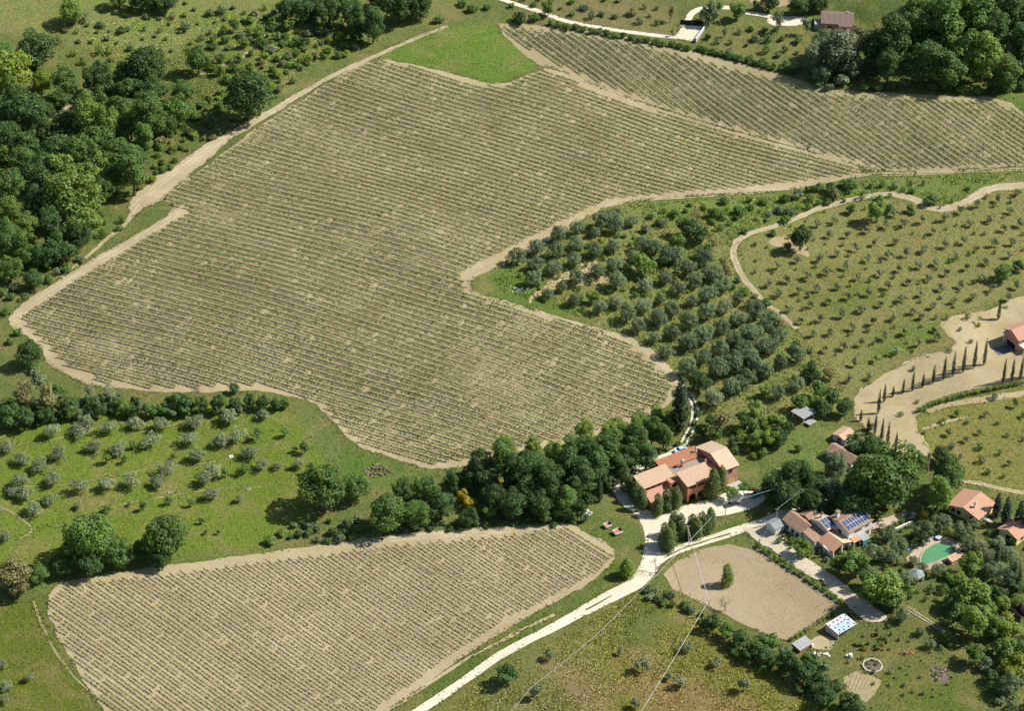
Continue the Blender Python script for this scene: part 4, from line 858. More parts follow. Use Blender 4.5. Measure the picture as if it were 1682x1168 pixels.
# big shade trees by the solar house
SH = G('shade trees around the solar house', 'beside solar house', 60)
T(SH, 'broad', 'dark', [(1456,785,112,'mid'),(1400,830,60,'dark'),(1280,792,56,'dark'),(1310,785,60,'dark'),(1340,800,50,'dark'),(1300,815,50,'dark'),(1335,825,44,'dark'),(1265,800,40,'dark'),(1400,790,44,'dark'),(1420,820,50,'dark'),(1410,735,38,'dark'),(1440,735,44,'dark'),(1370,765,46,'olive'),(1366,805,40,'olive',1.3),(1540,812,50,'bright',1.2),(1560,775,58,'dark',1.3),(1545,745,36,'dark'),(1500,760,44,'mid')])
T(SH, 'small', 'mid', [(1318,898,32,'bright'),(1293,702,26,'dark'),(1275,715,18,'dark'),(1258,720,18,'mid'),(1405,725,30,'mid'),(1312,735,14,'mid'),(1517,848,16,'yellow',1.2),(1430,700,14,'grey'),(1270,690,20,'mid')])
# garden on the right
GD = G('trees of the garden round the pool', 'in pool garden', 24)
T(GD, 'small', 'mid', [(1380,925,34,'mid'),(1405,928,46,'mid'),(1425,945,36,'mid'),(1448,962,62,'bright'),(1470,980,40,'bright'),(1430,975,40,'mid'),(1596,926,46,'bright'),(1575,950,30,'bright'),(1596,976,54,'bright'),(1565,985,34,'mid'),(1602,1019,56,'bright'),(1575,1010,44,'mid'),(1655,1026,48,'lime'),(1630,1030,40,'bright'),(1676,1009,30,'purple'),(1649,993,30,'bright'),(1672,988,30,'bright'),(1620,1000,36,'mid'),(1602,1076,36,'mid'),(1665,1090,44,'lime'),(1650,1065,40,'mid'),(1622,1092,24,'olive'),(1562,943,20,'bright'),(1492,968,18,'mid'),(1470,990,24,'dark'),(1555,1046,22,'mid'),(1640,975,34,'dark'),(1665,965,30,'dark'),(1680,1060,40,'mid'),(1630,1110,24,'dark')])
T(GD, 'olive', 'olive', [(1433,906,32,'grey'),(1459,878,30,'olive'),(1477,897,32,'olive'),(1516,871,42,'olive'),(1546,860,36,'olive'),(1580,872,36,'olive'),(1609,896,28,'grey'),(1540,938,24,'olive'),(1489,950,28,'grey'),(1652,953,36,'olive'),(1483,1009,28,'olive'),(1512,1037,18,'olive'),(1528,1058,18,'grey'),(1659,1122,44,'olive'),(1625,936,28,'olive'),(1590,895,30,'olive'),(1450,910,30,'grey'),(1500,922,20,'olive'),(1514,933,24,'olive'),(1640,890,24,'grey'),(1655,905,28,'olive'),(1670,925,28,'grey'),(1625,912,24,'grey'),(1465,915,26,'olive'),(1600,860,24,'olive'),(1640,930,26,'olive')])
T(GD, 'cypress', 'cypress', [(1639,910,10,'cypress',0.95),(1667,940,9,'cypress',0.9),(1675,950,9,'cypress',0.9),(1640,826,13,'cypress',0.62),(1655,835,15,'cypress',0.62),(1677,842,16,'cypress',0.6),(1690,850,16,'cypress',.6)])
T(G('bushes of the pool garden', 'among garden beds', 30), 'bush', 'mid', [(1477,885,8,'lime'),(1484,884,8,'lime'),(1500,878,12,'mid'),(1470,862,14,'mid'),(1450,868,16,'olive'),(1500,955,16,'mid'),(1494,978,14,'dark'),(1530,965,14,'mid'),(1550,968,18,'mid'),(1563,960,16,'bright'),(1520,985,10,'dark'),(1538,985,8,'mid'),(1508,972,8,'lime'),(1545,1065,10,'mid'),(1560,1060,9,'mid'),(1460,1030,8,'mid'),(1450,1048,10,'mid'),(1500,895,14,'olive'),(1300,888,14,'mid'),(1280,888,10,'mid'),(1330,905,12,'olive'),(1365,905,12,'olive'),(1352,900,10,'mid'),(1400,898,12,'mid'),(1412,890,12,'olive'),(1492,845,12,'brown'),(1480,855,12,'mid'),(1560,835,12,'olive'),(1610,855,14,'olive'),(1440,890,14,'olive')])
fill(G('plants round the solar house', 'near solar house walls', 30), ['bush'], ['mid','olive','bright','grey'], [(1275,885),(1330,910),(1400,900),(1440,880),(1450,900),(1390,925),(1350,925),(1300,905)], 9, (5,10), 30)
fill(G('bushes of the pool garden', 'among garden beds', 30), ['bush','shrub'], ['mid','olive','bright','dark'], [(1430,880),(1520,850),(1640,870),(1690,900),(1690,1060),(1600,1040),(1540,990),(1480,960),(1440,920)], 16, (9,16), 70)
fill(G('plants of the lower garden', 'on lower garden lawn', 30), ['bush'], ['mid','olive','bright','brown','grey'], [(1380,1060),(1440,1030),(1490,1040),(1560,1060),(1600,1090),(1560,1140),(1480,1160),(1400,1100)], 15, (4,9), 40)
fill(G('scrub at the bottom right corner', 'at bottom right corner', 40), ['shrub','bush'], ['mid','dark','olive'], [(1600,1060),(1690,1050),(1690,1168),(1650,1168),(1620,1110)], 18, (12,22), 14)
for i_, t_ in enumerate(TREES):
    if t_[0] == 'youngolive' and t_[4] == 'grey' and i_ % 2: t_[4] = 'silver'
place_trees()

# ------------------------------------------------------------------ rough grass (nobody could count it)
def tufts(name, n, region, hgt, seed, lift=1.0, width=0.11):
    rng = np.random.RandomState(seed); poly = W2(region)
    lo, hi = poly.min(0), poly.max(0); P = rng.uniform(lo, hi, (n * 3, 2)); P = P[inside(P, poly)][:n]
    den = fbm(P[:, 0] / 5, P[:, 1] / 5, 4); P = P[den > rng.uniform(0.25, 0.62, len(P))]
    bad = np.zeros(len(P), bool)
    for b in BARE:
        l2, h2 = b.min(0), b.max(0); c = ((P > l2) & (P < h2)).all(1)
        if c.any():
            k = np.where(c)[0]; bad[k] |= inside(P[k], b)
    P = P[~bad]; n = len(P); z = H(P[:, 0], P[:, 1])
    col = ground_color(P) * rng.uniform(0.7, 1.25, (n, 1)) * (1 + rng.uniform(-.12, .12, (n, 3))) * lift
    h = hgt * rng.uniform(0.5, 1.3, n) * (0.6 + 0.9 * den[den > -1][:1].mean())
    V = []; B3 = np.column_stack([P, z])
    for k in range(3):
        a = rng.uniform(0, 6.28, n); d = np.stack([np.cos(a), np.sin(a), np.zeros(n)], 1) * (width * rng.uniform(.7, 1.6, n))[:, None]
        o = np.column_stack([rng.normal(0, .12, (n, 2)), np.zeros(n)]); t = np.column_stack([rng.normal(0, .10, (n, 2)), h])
        V.append(np.stack([B3 + o - d, B3 + o + d, B3 + o + t], 1))
    V = np.concatenate(V); m = len(V); C = np.repeat(np.concatenate([col] * 3)[:, None], 3, 1).reshape(-1, 3)
    o = link(name, mesh_np(name, V.reshape(-1, 3), np.arange(m * 3).reshape(-1, 3), [M['tuft']], color=C))
    tag(o, 'rough grass blades growing over the meadows and verges', 'grass', kind='stuff')
tufts('rough_grass', 80000, [(-20,-20),(1700,-20),(1700,1190),(-20,1190)], 0.24, 5, 1.6)

tufts('tall_grass', 22000, [(180,360),(215,300),(300,215),(420,170),(560,90),(620,70),(620,60),(440,20),(330,20),(120,40),(200,130),(300,190),(230,250)], 0.3, 6, 2.3, 0.17)
tufts('tall_grass', 17000, [(1010,338),(1180,326),(1448,292),(1680,282),(1560,335),(1460,316),(1340,340),(1215,385),(1230,470),(1300,530),(1390,640),(1300,700),(1160,690),(1060,560),(800,470),(860,420)], 0.38, 7, 2.1, 0.16)
tufts('tall_grass', 15000, [(700,1175),(1000,1000),(1070,960),(1230,1060),(1400,1175)], 0.28, 8, 2.4, 0.15)
def verge(name, seed):
    """weeds straggling over the edges of fields and tracks"""
    rng = np.random.RandomState(seed); Q = []
    for b in BARE:
        B = densify(b, 0.35, 0, 0); k = B[rng.rand(len(B)) < 0.75]
        c = fbm(k[:, 0] / 6, k[:, 1] / 6, 3); k = k[c > 0.46]
        Q.append(k + rng.normal(0, 0.55, k.shape))
    P = np.concatenate(Q); bad = np.zeros(len(P), bool)
    for b in BARE:
        c = np.where(((P > b.min(0)) & (P < b.max(0))).all(1))[0]
        if len(c): c = c[inside(P[c], b)]
        if len(c): bad[c[pdist(P[c], b) > 0.75]] = True
    P = P[~bad]; n = len(P); z = H(P[:, 0], P[:, 1]) + 0.06
    col = ground_color(P) * rng.uniform(1.0, 1.6, (n, 1)); h = rng.uniform(0.12, 0.4, n); B3 = np.column_stack([P, z]); V = []
    for k in range(3):
        a = rng.uniform(0, 6.28, n); d = np.stack([np.cos(a), np.sin(a), np.zeros(n)], 1) * rng.uniform(.1, .24, n)[:, None]
        o = np.column_stack([rng.normal(0, .14, (n, 2)), np.zeros(n)]); t = np.column_stack([rng.normal(0, .12, (n, 2)), h])
        V.append(np.stack([B3 + o - d, B3 + o + d, B3 + o + t], 1))
    V = np.concatenate(V); m = len(V); C = np.repeat(np.concatenate([col] * 3)[:, None], 3, 1).reshape(-1, 3)
    tag(link(name, mesh_np(name, V.reshape(-1, 3), np.arange(m * 3).reshape(-1, 3), [M['tuft']], color=C)), 'weeds straggling over the edges of tracks and fields', 'weeds', kind='stuff')
verge('verge_weeds', 9)
# ------------------------------------------------------------------ building materials
M['tile'] = mat_tiles('tiles_pinkish', (0.56, 0.38, 0.255), (0.62, 0.455, 0.32), 0.25)
M['tilewarm'] = mat_tiles('tiles_cream', (0.62, 0.46, 0.32), (0.70, 0.54, 0.39), 0.15)
M['tilered'] = mat_tiles('tiles_red', (0.40, 0.17, 0.10), (0.46, 0.22, 0.13), 0.15)
M['tilepink'] = mat_tiles('tiles_salmon', (0.54, 0.30, 0.205), (0.58, 0.355, 0.25), 0.12)
M['tileold'] = mat_tiles('tiles_old', (0.34, 0.21, 0.145), (0.44, 0.31, 0.22), 0.6)
M['tilegrey'] = mat_tiles('tiles_weathered', (0.36, 0.29, 0.24), (0.44, 0.36, 0.30), 0.5)
M['tiledark'] = mat_tiles('tiles_brown', (0.20, 0.15, 0.13), (0.25, 0.19, 0.165), 0.4)
M['wallorange'] = mat_plain('wall_orange', (0.52, 0.255, 0.165), 0.9, 0.22, 0.9, 0.1)
M['wallpink'] = mat_plain('wall_pink', (0.55, 0.30, 0.24), 0.9, 0.12, 0.9, 0.1)
M['wallwhite'] = mat_plain('wall_white', (0.72, 0.70, 0.66), 0.9, 0.12, 0.9, 0.1)
M['wallyellow'] = mat_plain('wall_yellow', (0.76, 0.66, 0.38), 0.9, 0.1, 0.9, 0.1)
M['wallstone'] = mat_plain('wall_stone', (0.38, 0.33, 0.28), 0.95, 0.35, 2.5, 0.1)
M['glass'] = mat_plain('window_glass', (0.025, 0.03, 0.035), 0.12, 0.1, 1, 0.6)
M['dark'] = mat_plain('dark_opening', (0.03, 0.026, 0.024), 0.9, 0.2, 1, 0.1)
M['wood'] = mat_plain('brown_wood', (0.30, 0.15, 0.07), 0.7, 0.3, 3, 0.2)
M['woodpale'] = mat_plain('pale_wood', (0.55, 0.36, 0.17), 0.7, 0.25, 3, 0.2)
M['woodgrey'] = mat_plain('grey_planks', (0.34, 0.34, 0.35), 0.9, 0.25, 3, 0.1)
M['white'] = mat_plain('white_paint', (0.75, 0.75, 0.73), 0.6, 0.08, 1, 0.3)
M['metal'] = mat_plain('grey_metal', (0.40, 0.41, 0.42), 0.4, 0.15, 1, 0.5, 0, 0.7)
M['black'] = mat_plain('black_rubber', (0.02, 0.02, 0.02), 0.8, 0.2, 2, 0.2)
M['concrete'] = mat_plain('concrete', (0.42, 0.40, 0.37), 0.95, 0.2, 1.2, 0.1)
M['slate'] = mat_plain('felt_roof', (0.24, 0.27, 0.27), 0.85, 0.2, 1.5, 0.2)
M['panel'] = mat_plain('solar_cells', (0.06, 0.08, 0.15), 0.18, 0.2, 0.8, 0.6)
M['panelframe'] = mat_plain('solar_frame', (0.62, 0.64, 0.68), 0.4, 0.05, 1, 0.5)
M['redbed'] = mat_plain('trailer_floor', (0.42, 0.16, 0.11), 0.7, 0.2, 2)
M['carblue'] = mat_plain('car_paint_dark', (0.05, 0.06, 0.085), 0.25, 0.05, 1, 0.6)
M['carlight'] = mat_plain('car_paint_pale_blue', (0.45, 0.55, 0.66), 0.3, 0.05, 1, 0.6)
M['teal'] = mat_plain('teal_paint', (0.05, 0.30, 0.30), 0.6, 0.1, 1, 0.3)
M['orange'] = mat_plain('orange_paint', (0.65, 0.16, 0.03), 0.6, 0.15, 1, 0.3)
M['terracotta'] = mat_plain('terracotta_pot', (0.50, 0.19, 0.10), 0.85, 0.2, 2, 0.1)
M['tarp'] = mat_plain('blue_tarpaulin', (0.38, 0.52, 0.78), 0.5, 0.25, 0.6, 0.3)
M['tarpgrey'] = mat_plain('grey_sheeting', (0.52, 0.52, 0.53), 0.6, 0.2, 1, 0.3)
M['stone'] = mat_plain('pale_stone', (0.55, 0.50, 0.42), 0.95, 0.25, 2, 0.1)

def mesh_uv(name, pts, thick, mat, parent, wavy=0):
    """roof slope: pts = eave left, eave right, ridge right, ridge left (seen from outside)"""
    p = [Vector(q) for q in pts]; ex = (p[1] - p[0]).normalized(); n = (p[1] - p[0]).cross(p[3] - p[0]).normalized()
    if n.z < 0: n = -n
    ey = n.cross(ex)
    v = p + [q - n * thick for q in p]; f = [(0, 1, 2, 3), (7, 6, 5, 4), (0, 4, 5, 1), (1, 5, 6, 2), (2, 6, 7, 3), (3, 7, 4, 0)]
    me = bpy.data.meshes.new(name); me.from_pydata(v, [], f); me.materials.append(mat)
    uv = me.uv_layers.new(name='UVMap')
    for l in me.loops:
        q = v[l.vertex_index] - p[0]; uv.data[l.index].uv = (q.dot(ex), q.dot(ey))
    me.update(); return link(name, me, parent)
def roof_slope(parent, pts, mat, thick=0.16): return mesh_uv('roof', pts, thick, mat, parent)
def window(parent, side, a, z, w, h, plane, frame='white', name='window', pane='glass', door=False):
    """framed opening on a wall: side 'front' (faces -v at v=plane), 'left' (faces -u at u=plane), 'right'"""
    fr, pn = MB(), MB(); t = 0.08; d = 0.06
    def bx(mb, a0, a1, z0, z1, o0, o1):
        if side == 'front': mb.box(a0, a1, plane - o1, plane - o0, z0, z1)
        elif side == 'left': mb.box(plane - o1, plane - o0, a0, a1, z0, z1)
        else: mb.box(plane + o0, plane + o1, a0, a1, z0, z1)
    bx(fr, a - w / 2 - t, a - w / 2, z, z + h, -.05, d); bx(fr, a + w / 2, a + w / 2 + t, z, z + h, -.05, d)
    bx(fr, a - w / 2 - t, a + w / 2 + t, z + h, z + h + t, -.05, d); bx(fr, a - w / 2 - t - .03, a + w / 2 + t + .03, z - t, z, -.05, d + .06)
    o = fr.build(name, M[frame], parent); bx(pn, a - w / 2, a + w / 2, z, z + h, -.04, 0.025); pn.build('panel' if door else 'pane', M[pane], o)
    return o
def chimney(parent, u, v, z0, z1, w, wall, cap):
    o = MB().box(u - w / 2, u + w / 2, v - w / 2, v + w / 2, z0, z1).build('chimney', M[wall], parent)
    c = w / 2 + .12; MB().box(u - c, u + c, v - c, v + c, z1 + .003, z1 + .14).prism([(u - c, v - c, z1 + .3), (u + c, v - c, z1 + .3), (u + c, v + c, z1 + .3), (u - c, v + c, z1 + .3)], [(u - .1, v - .1, z1 + .5), (u + .1, v - .1, z1 + .5), (u + .1, v + .1, z1 + .5), (u - .1, v + .1, z1 + .5)]).box(u - w / 3, u + w / 3, v - w / 3, v + w / 3, z1 + .1, z1 + .3).build('chimney_cap', M[cap], o)
    return o
def gable(parent, u0, u1, v0, v1, eave, ridge, wall, tile, along='u', over=0.4, pos=0.5, eave2=None, z0=-1.5):
    """walled block with a pitched roof; ridge runs along u or v"""
    e2 = eave if eave2 is None else eave2
    if along == 'u':
        vr = v0 + (v1 - v0) * pos; A = [(v0, z0), (v1, z0), (v1, e2), (vr, ridge), (v0, eave)]
        MB().prism([(u0, a, z) for a, z in A], [(u1, a, z) for a, z in A]).build('wall', M[wall], parent)
        s1 = (ridge - eave) / (vr - v0); s2 = (ridge - e2) / (v1 - vr); t = 0.17
        roof_slope(parent, [(u0 - over, v0 - over, eave - s1 * over + t), (u1 + over, v0 - over, eave - s1 * over + t), (u1 + over, vr, ridge + t), (u0 - over, vr, ridge + t)], M[tile])
        roof_slope(parent, [(u1 + over, v1 + over, e2 - s2 * over + t), (u0 - over, v1 + over, e2 - s2 * over + t), (u0 - over, vr + .004, ridge + t), (u1 + over, vr + .004, ridge + t)], M[tile])
    else:
        ur = u0 + (u1 - u0) * pos; A = [(u0, z0), (u1, z0), (u1, e2), (ur, ridge), (u0, eave)]
        MB().prism([(a, v1, z) for a, z in A], [(a, v0, z) for a, z in A]).build('wall', M[wall], parent)
        s1 = (ridge - eave) / (ur - u0); s2 = (ridge - e2) / (u1 - ur); t = 0.17
        roof_slope(parent, [(u0 - over, v1 + over, eave - s1 * over + t), (u0 - over, v0 - over, eave - s1 * over + t), (ur, v0 - over, ridge + t), (ur, v1 + over, ridge + t)], M[tile])
        roof_slope(parent, [(u1 + over, v0 - over, e2 - s2 * over + t), (u1 + over, v1 + over, e2 - s2 * over + t), (ur + .004, v1 + over, ridge + t), (ur + .004, v0 - over, ridge + t)], M[tile])
def pent(parent, u0, u1, v0, v1, zf, zb, wall, tile, over=0.35, z0=-1.5):
    A = [(v0, z0), (v1, z0), (v1, zb), (v0, zf)]
    if wall: MB().prism([(u0, a, z) for a, z in A], [(u1, a, z) for a, z in A]).build('wall', M[wall], parent)
    s = (zb - zf) / (v1 - v0); t = 0.17
    roof_slope(parent, [(u0 - over, v0 - over, zf - s * over + t), (u1 + over, v0 - over, zf - s * over + t), (u1 + over, v1 + .1, zb + s * .1 + t), (u0 - over, v1 + .1, zb + s * .1 + t)], M[tile])
def house_root(name, px, py, ang, label, cat='house'):
    p = at(px, py); o = empty(name, p, R(ang)); tag(o, label, cat); return o

# ------------------------------------------------------------------ farmhouse
fh = house_root('farmhouse', 1128.6, 826.7, 31, 'long orange farmhouse with tiled roofs and arched porch beside white yard', 'farmhouse')
# front arcade block: open porch below, loggia above
MB().box(0.01, 9.0, 2.6, 5.5, -1.5, 6.45).build('wall', M['wallorange'], fh)
MB().box(0.005, 9.005, 0.35, 2.6, 3.4, 4.3).build('floor_slab', M['wallorange'], fh)
def arcade(u0, u1, arches, ztop, v0, v1, r):
    out = [(u0, -1.0)]
    for c in arches:
        out += [(c - r, -1.0), (c - r, 1.55)] + [(c - r * math.cos(a), 1.55 + r * math.sin(a)) for a in np.linspace(0.2, math.pi - 0.2, 9)] + [(c + r, 1.55), (c + r, -1.0)]
    out += [(u1, -1.0), (u1, ztop), (u0, ztop)]
    return MB().prism([(a, v1, z) for a, z in out][::-1], [(a, v0, z) for a, z in out][::-1])
arcade(0, 9, [1.75, 4.65, 7.55], 4.5, 0, 0.35, 1.15).build('arcade', M['wallorange'], fh)
for u in (0.0, 2.9, 5.8, 8.6): MB().box(u, u + .4, 0.0, 0.4, 4.503, 6.0).build('pillar', M['wallorange'], fh)
MB().box(-.002, .35, .4, 2.6, -1.0, 6.2).build('side_wall', M['wallorange'], fh)
pent(fh, 0, 9, 0, 5.5, 6.1, 7.1, None, 'tile', 0.4)
for u in (1.8, 4.7, 7.3): window(fh, 'front', u, 4.6, 1.5, 1.1, 2.6, 'wood')
for u in (1.75, 4.65, 7.4): window(fh, 'front', u, 0.05, 1.3, 2.2, 2.6, 'wood', 'door', 'wood', True)
# entrance bay between arcade and right block
MB().box(9.0, 12.7, 3.0, 6.0, -1.5, 5.4).build('wall', M['wallorange'], fh)
window(fh, 'front', 10.8, 0.05, 1.3, 2.2, 3.0, 'wood', 'door', 'wood', True); window(fh, 'front', 10.8, 3.4, 1.0, 1.2, 3.0, 'wood')
# left block with lean-to
pent(fh, -10.8, -0.4, 6.4, 11.2, 5.3, 6.5, 'wallorange', 'tile')
pent(fh, -10.3, -3.2, 2.9, 6.39, 2.5, 3.9, 'wallorange', 'tilepink')
for u in (-9.4, -7.4, -5.4): window(fh, 'front', u, 4.25, 1.5, 0.65, 6.4, 'wood', 'window', 'dark')
MB().box(-3.1, -0.01, 4.2, 6.39, -1.5, 5.6).build('wall', M['wallorange'], fh)
window(fh, 'front', -1.6, 3.9, 1.6, 1.1, 4.2, 'wood', 'window', 'dark'); window(fh, 'front', -1.6, 0.05, 1.2, 2.1, 4.2, 'wood', 'door', 'wood', True)
window(fh, 'front', -8.6, 0.3, 1.1, 1.2, 2.9, 'wood'); window(fh, 'front', -5.4, 0.3, 1.1, 1.2, 2.9, 'wood')
window(fh, 'left', 4.6, 0.5, 1.0, 1.0, -10.3, 'wood'); window(fh, 'left', 8.6, 3.4, 1.1, 1.1, -10.8, 'wood')
# middle and rear roofs
pent(fh, -.39, 12.0, 5.51, 10.9, 5.2, 4.5, 'wallorange', 'tilegrey', 0.0)
pent(fh, -1.0, 12.1, 11.0, 15.0, 4.9, 5.4, 'wallorange', 'tilered', 0.35)
# right block
gable(fh, 12.72, 17.7, 0.8, 14.2, 6.1, 8.0, 'wallpink', 'tilewarm', 'u', 0.4, 0.47, 5.4)
window(fh, 'front', 15.2, 4.2, 1.1, 1.2, 0.8, 'wood')
window(fh, 'front', 15.9, 0.02, 2.6, 2.4, 0.8, 'wood', 'garage_door', 'woodpale', True)
window(fh, 'front', 13.4, 0.02, 0.9, 2.1, 0.8, 'wood', 'door', 'wood', True)
MB().box(14.0, 18.4, -2.2, 0.78, -1.0, 0.12).build('terrace', M['concrete'], fh)
MB().box(-10.6, -6.2, 1.0, 2.88, -1.0, 0.1).build('pavement', M['concrete'], fh)
chimney(fh, 4.6, 9.6, 4.4, 6.9, 0.7, 'wallpink', 'concrete'); chimney(fh, 11.4, 12.6, 5.0, 6.6, 0.4, 'white', 'concrete'); chimney(fh, 10.4, 6.6, 5.0, 6.6, 0.5, 'white', 'tile')

# ------------------------------------------------------------------ solar house
sh = house_root('solar_house', 1392.2, 899.1, 38, 'white stone house with solar panels and old tiled roofs by gravel drive')
gable(sh, 0, 8.9, 0, 8.0, 5.2, 6.6, 'wallwhite', 'tileold', 'u', 0.35, 0.52)
gable(sh, -3.2, -0.02, 5.1, 11.4, 4.4, 5.5, 'wallwhite', 'tilewarm', 'u', 0.3, 0.5)
gable(sh, -8.3, -3.25, 9.8, 17.4, 2.8, 4.2, 'wallwhite', 'tileold', 'v', 0.3, 0.55)
gable(sh, -3.2, 0.5, 11.45, 16.0, 3.0, 4.0, 'wallwhite', 'tileold', 'u', 0.3, 0.5)
# porch with open front, ridge towards the drive
mbp = MB()
roof_slope(sh, [(-6.9, 4.9, 2.45), (-6.9, -1.3, 2.45), (-3.3, -1.3, 4.0), (-3.3, 4.9, 4.0)], M['tilepink'])
roof_slope(sh, [(0.3, -1.3, 2.65), (0.3, 4.9, 2.65), (-3.296, 4.9, 4.0), (-3.296, -1.3, 4.0)], M['tilewarm'])
for u, v in ((-6.5, -0.9), (-3.3, -0.9), (-0.3, -0.9)): MB().box(u - .2, u + .2, v - .2, v + .2, -1, 2.4 if u != -3.3 else 3.7).build('pillar', M['wallwhite'], sh)
MB().box(-6.6, -6.3, 1.0, 4.9, -1.0, 2.35).build('side_wall', M['wallwhite'], sh)
MB().box(-6.6, -0.03, 4.5, 4.9, -1.0, 2.35).build('wall', M['wallwhite'], sh)
MB().box(-2.8, -0.05, 0.2, 0.5, -1.0, 2.5).build('wall', M['wallwhite'], sh)
pent(sh, -8.0, -3.3, 4.95, 9.6, 2.5, 3.2, 'wallwhite', 'tileold', 0.2)
out = [(-3.4, -1), (-3.4, 1.9), (-2.6, 2.2), (0.0, 2.6), (0.0, -1), (-.9, -1), (-.9, 1.2), (-1.2, 1.75), (-1.6, 1.95), (-2.0, 1.75), (-2.3, 1.2), (-2.3, -1)]
MB().prism([(-6.9, v + 2.6, z) for v, z in out], [(-7.2, v + 2.6, z) for v, z in out]).build('arch_wall', M['wallwhite'], sh)
window(sh, 'front', 3.6, 3.9, 2.6, 0.55, 0, 'concrete', 'window', 'dark'); window(sh, 'front', 7.0, 3.9, 1.3, 0.6, 0, 'concrete', 'window', 'dark')
window(sh, 'front', 7.2, 0.9, 1.6, 1.4, 0, 'wood', 'window', 'wood'); window(sh, 'front', 2.4, 0.2, 1.2, 2.0, 0, 'wood', 'door', 'wood', True)
window(sh, 'left', 3.5, 3.0, 1.1, 1.1, 0, 'concrete'); window(sh, 'front', -1.6, 2.9, 1.1, 0.9, 5.1, 'concrete')
for v in (11.4, 13.4, 15.6): window(sh, 'left', v, 0.5, 0.9, 1.3, -8.3, 'concrete')
pent(sh, 0.55, 3.2, -1.8, -0.02, 2.3, 2.8, None, 'tilepink', 0.1)
for u in (0.7, 3.05): MB().box(u - .1, u + .1, -1.7, -1.5, -1, 2.25).build('pillar', M['wallwhite'], sh)
MB().box(3.6, 5.8, -2.4, -0.02, -1, 1.9).build('glasshouse', M['teal'], sh); MB().slab([(3.4, -2.6, 2.0), (6.0, -2.6, 2.0), (6.0, -.03, 2.6), (3.4, -.03, 2.6)], .1).build('glasshouse_roof', M['metal'], sh)
chimney(sh, -1.2, 9.6, 4.6, 6.4, 0.55, 'wallwhite', 'tilered'); chimney(sh, 1.6, 6.4, 5.4, 7.6, 1.0, 'wallwhite', 'tilewarm')
pm = MB().box(-.48, .48, -.82, .82, 0, .05)
me_f = bpy.data.meshes.new('frame'); me_f.from_pydata(pm.v, [], pm.f); me_f.materials.append(M['panelframe'])
pm = MB().box(-.43, .43, -.77, .77, .052, .062); me_c = bpy.data.meshes.new('cells'); me_c.from_pydata(pm.v, [], pm.f); me_c.materials.append(M['panel'])
def panels(u0, v0, z0, slope, nu, nv, pitch=1.02, pv=1.70):
    for i in range(nu):
        for j in range(nv):
            o = link('solar_panel', me_f, sh); d = (j + .5) * pv
            o.location = (u0 + (i + .5) * pitch, v0 + d * math.cos(slope), z0 + d * math.sin(slope)); o.rotation_euler = (slope, 0, 0)
            link('cells', me_c, o)
panels(0.35, 0.28, 5.56, math.atan2(1.4, 4.16), 8, 2)
panels(-3.1, 5.25, 4.78, math.atan2(1.1, 3.15), 3, 2, 1.0, 1.62)

# ------------------------------------------------------------------ other houses
yh = house_root('yellow_house', 1605.2, 863.9, 50, 'pale yellow house with wide salmon tiled gable roof among cypresses')
gable(yh, 0, 8.0, 0, 9.4, 2.8, 4.3, 'wallyellow', 'tilepink', 'u', 0.7)
for v in (2.0, 6.2): window(yh, 'left', v, 0.9, 1.2, 1.2, 0, 'concrete')
window(yh, 'left', 8.0, 0.9, 1.0, 1.2, 0, 'concrete')
for u in (2.0, 5.6): window(yh, 'front', u, 0.9, 1.1, 1.3, 0, 'concrete')
chimney(yh, 2.2, 2.6, 3.3, 5.2, 0.45, 'white', 'concrete')
MB().prism([(3.0, -2.6, -1), (4.2, -2.6, -1), (4.2, -.02, -1), (3.0, -.02, -1)], [(3.0, -2.6, .0), (4.2, -2.6, .0), (4.2, -.02, 1.0), (3.0, -.02, 1.0)]).build('stair', M['concrete'], yh)
eh = house_root('roadside_house', 1669, 897, 44, 'low house with salmon tiled roof cut by right edge below yellow house')
gable(eh, 0, 7.0, 0, 6.0, 2.6, 3.9, 'wallyellow', 'tilepink', 'u', 0.5)
window(eh, 'left', 3.0, 0.8, 1.1, 1.2, 0, 'wood'); window(eh, 'front', 2.5, 0.8, 1.1, 1.2, 0, 'wood')
kh = house_root('pink_house', 1671.2, 578, 31, 'two storey pink house with red roof above dry slope cypresses')
gable(kh, 0, 13, 0, 6.6, 4.6, 6.2, 'wallpink', 'tilepink', 'u', 0.6)
window(kh, 'left', 3.2, 0.02, 4.0, 1.9, 0, 'white', 'door', 'dark', True); window(kh, 'front', 2.0, 2.8, 1.1, 1.2, 0, 'white')
MB().box(0.4, 5.0, -2.4, -0.02, 2.2, 2.4).build('balcony', M['white'], kh); MB().box(0.5, .8, -2.3, -2.0, -1, 2.197).build('pillar', M['white'], kh)
MB().box(-1.0, -.75, 5.6, 5.85, -1, 3.6).build('pillar', M['white'], kh); MB().box(-1.1, -.02, 5.4, 6.4, 3.603, 3.75).build('canopy', M['white'], kh)
th = house_root('hill_house', 1349, 50, -6, 'brown roofed house with orange front and white terrace among top trees')
gable(th, 0, 11.0, 0, 9.0, 3.2, 4.8, 'wallpink', 'tiledark', 'u', 0.4)
pent(th, 6.0, 10.9, -1.6, -0.01, 2.9, 3.1, 'wallpink', 'tiledark', 0.0)
MB().box(5.6, 13.0, -4.0, -1.62, -1, 0.5).build('terrace', M['white'], th)
window(th, 'front', 3.0, 1.2, 1.6, 0.9, 0, 'wood'); window(th, 'front', 8.2, 1.2, 1.1, 1.2, -1.6, 'wood')
window(th, 'right', 4.0, 1.0, 1.2, 1.3, 11.0, 'white'); chimney(th, 9.0, 5.6, 3.6, 5.1, 0.6, 'wallwhite', 'concrete')
MB().box(-2.6, -0.02, 0.4, 4.0, -1, 2.4).build('annex', M['concrete'], th)
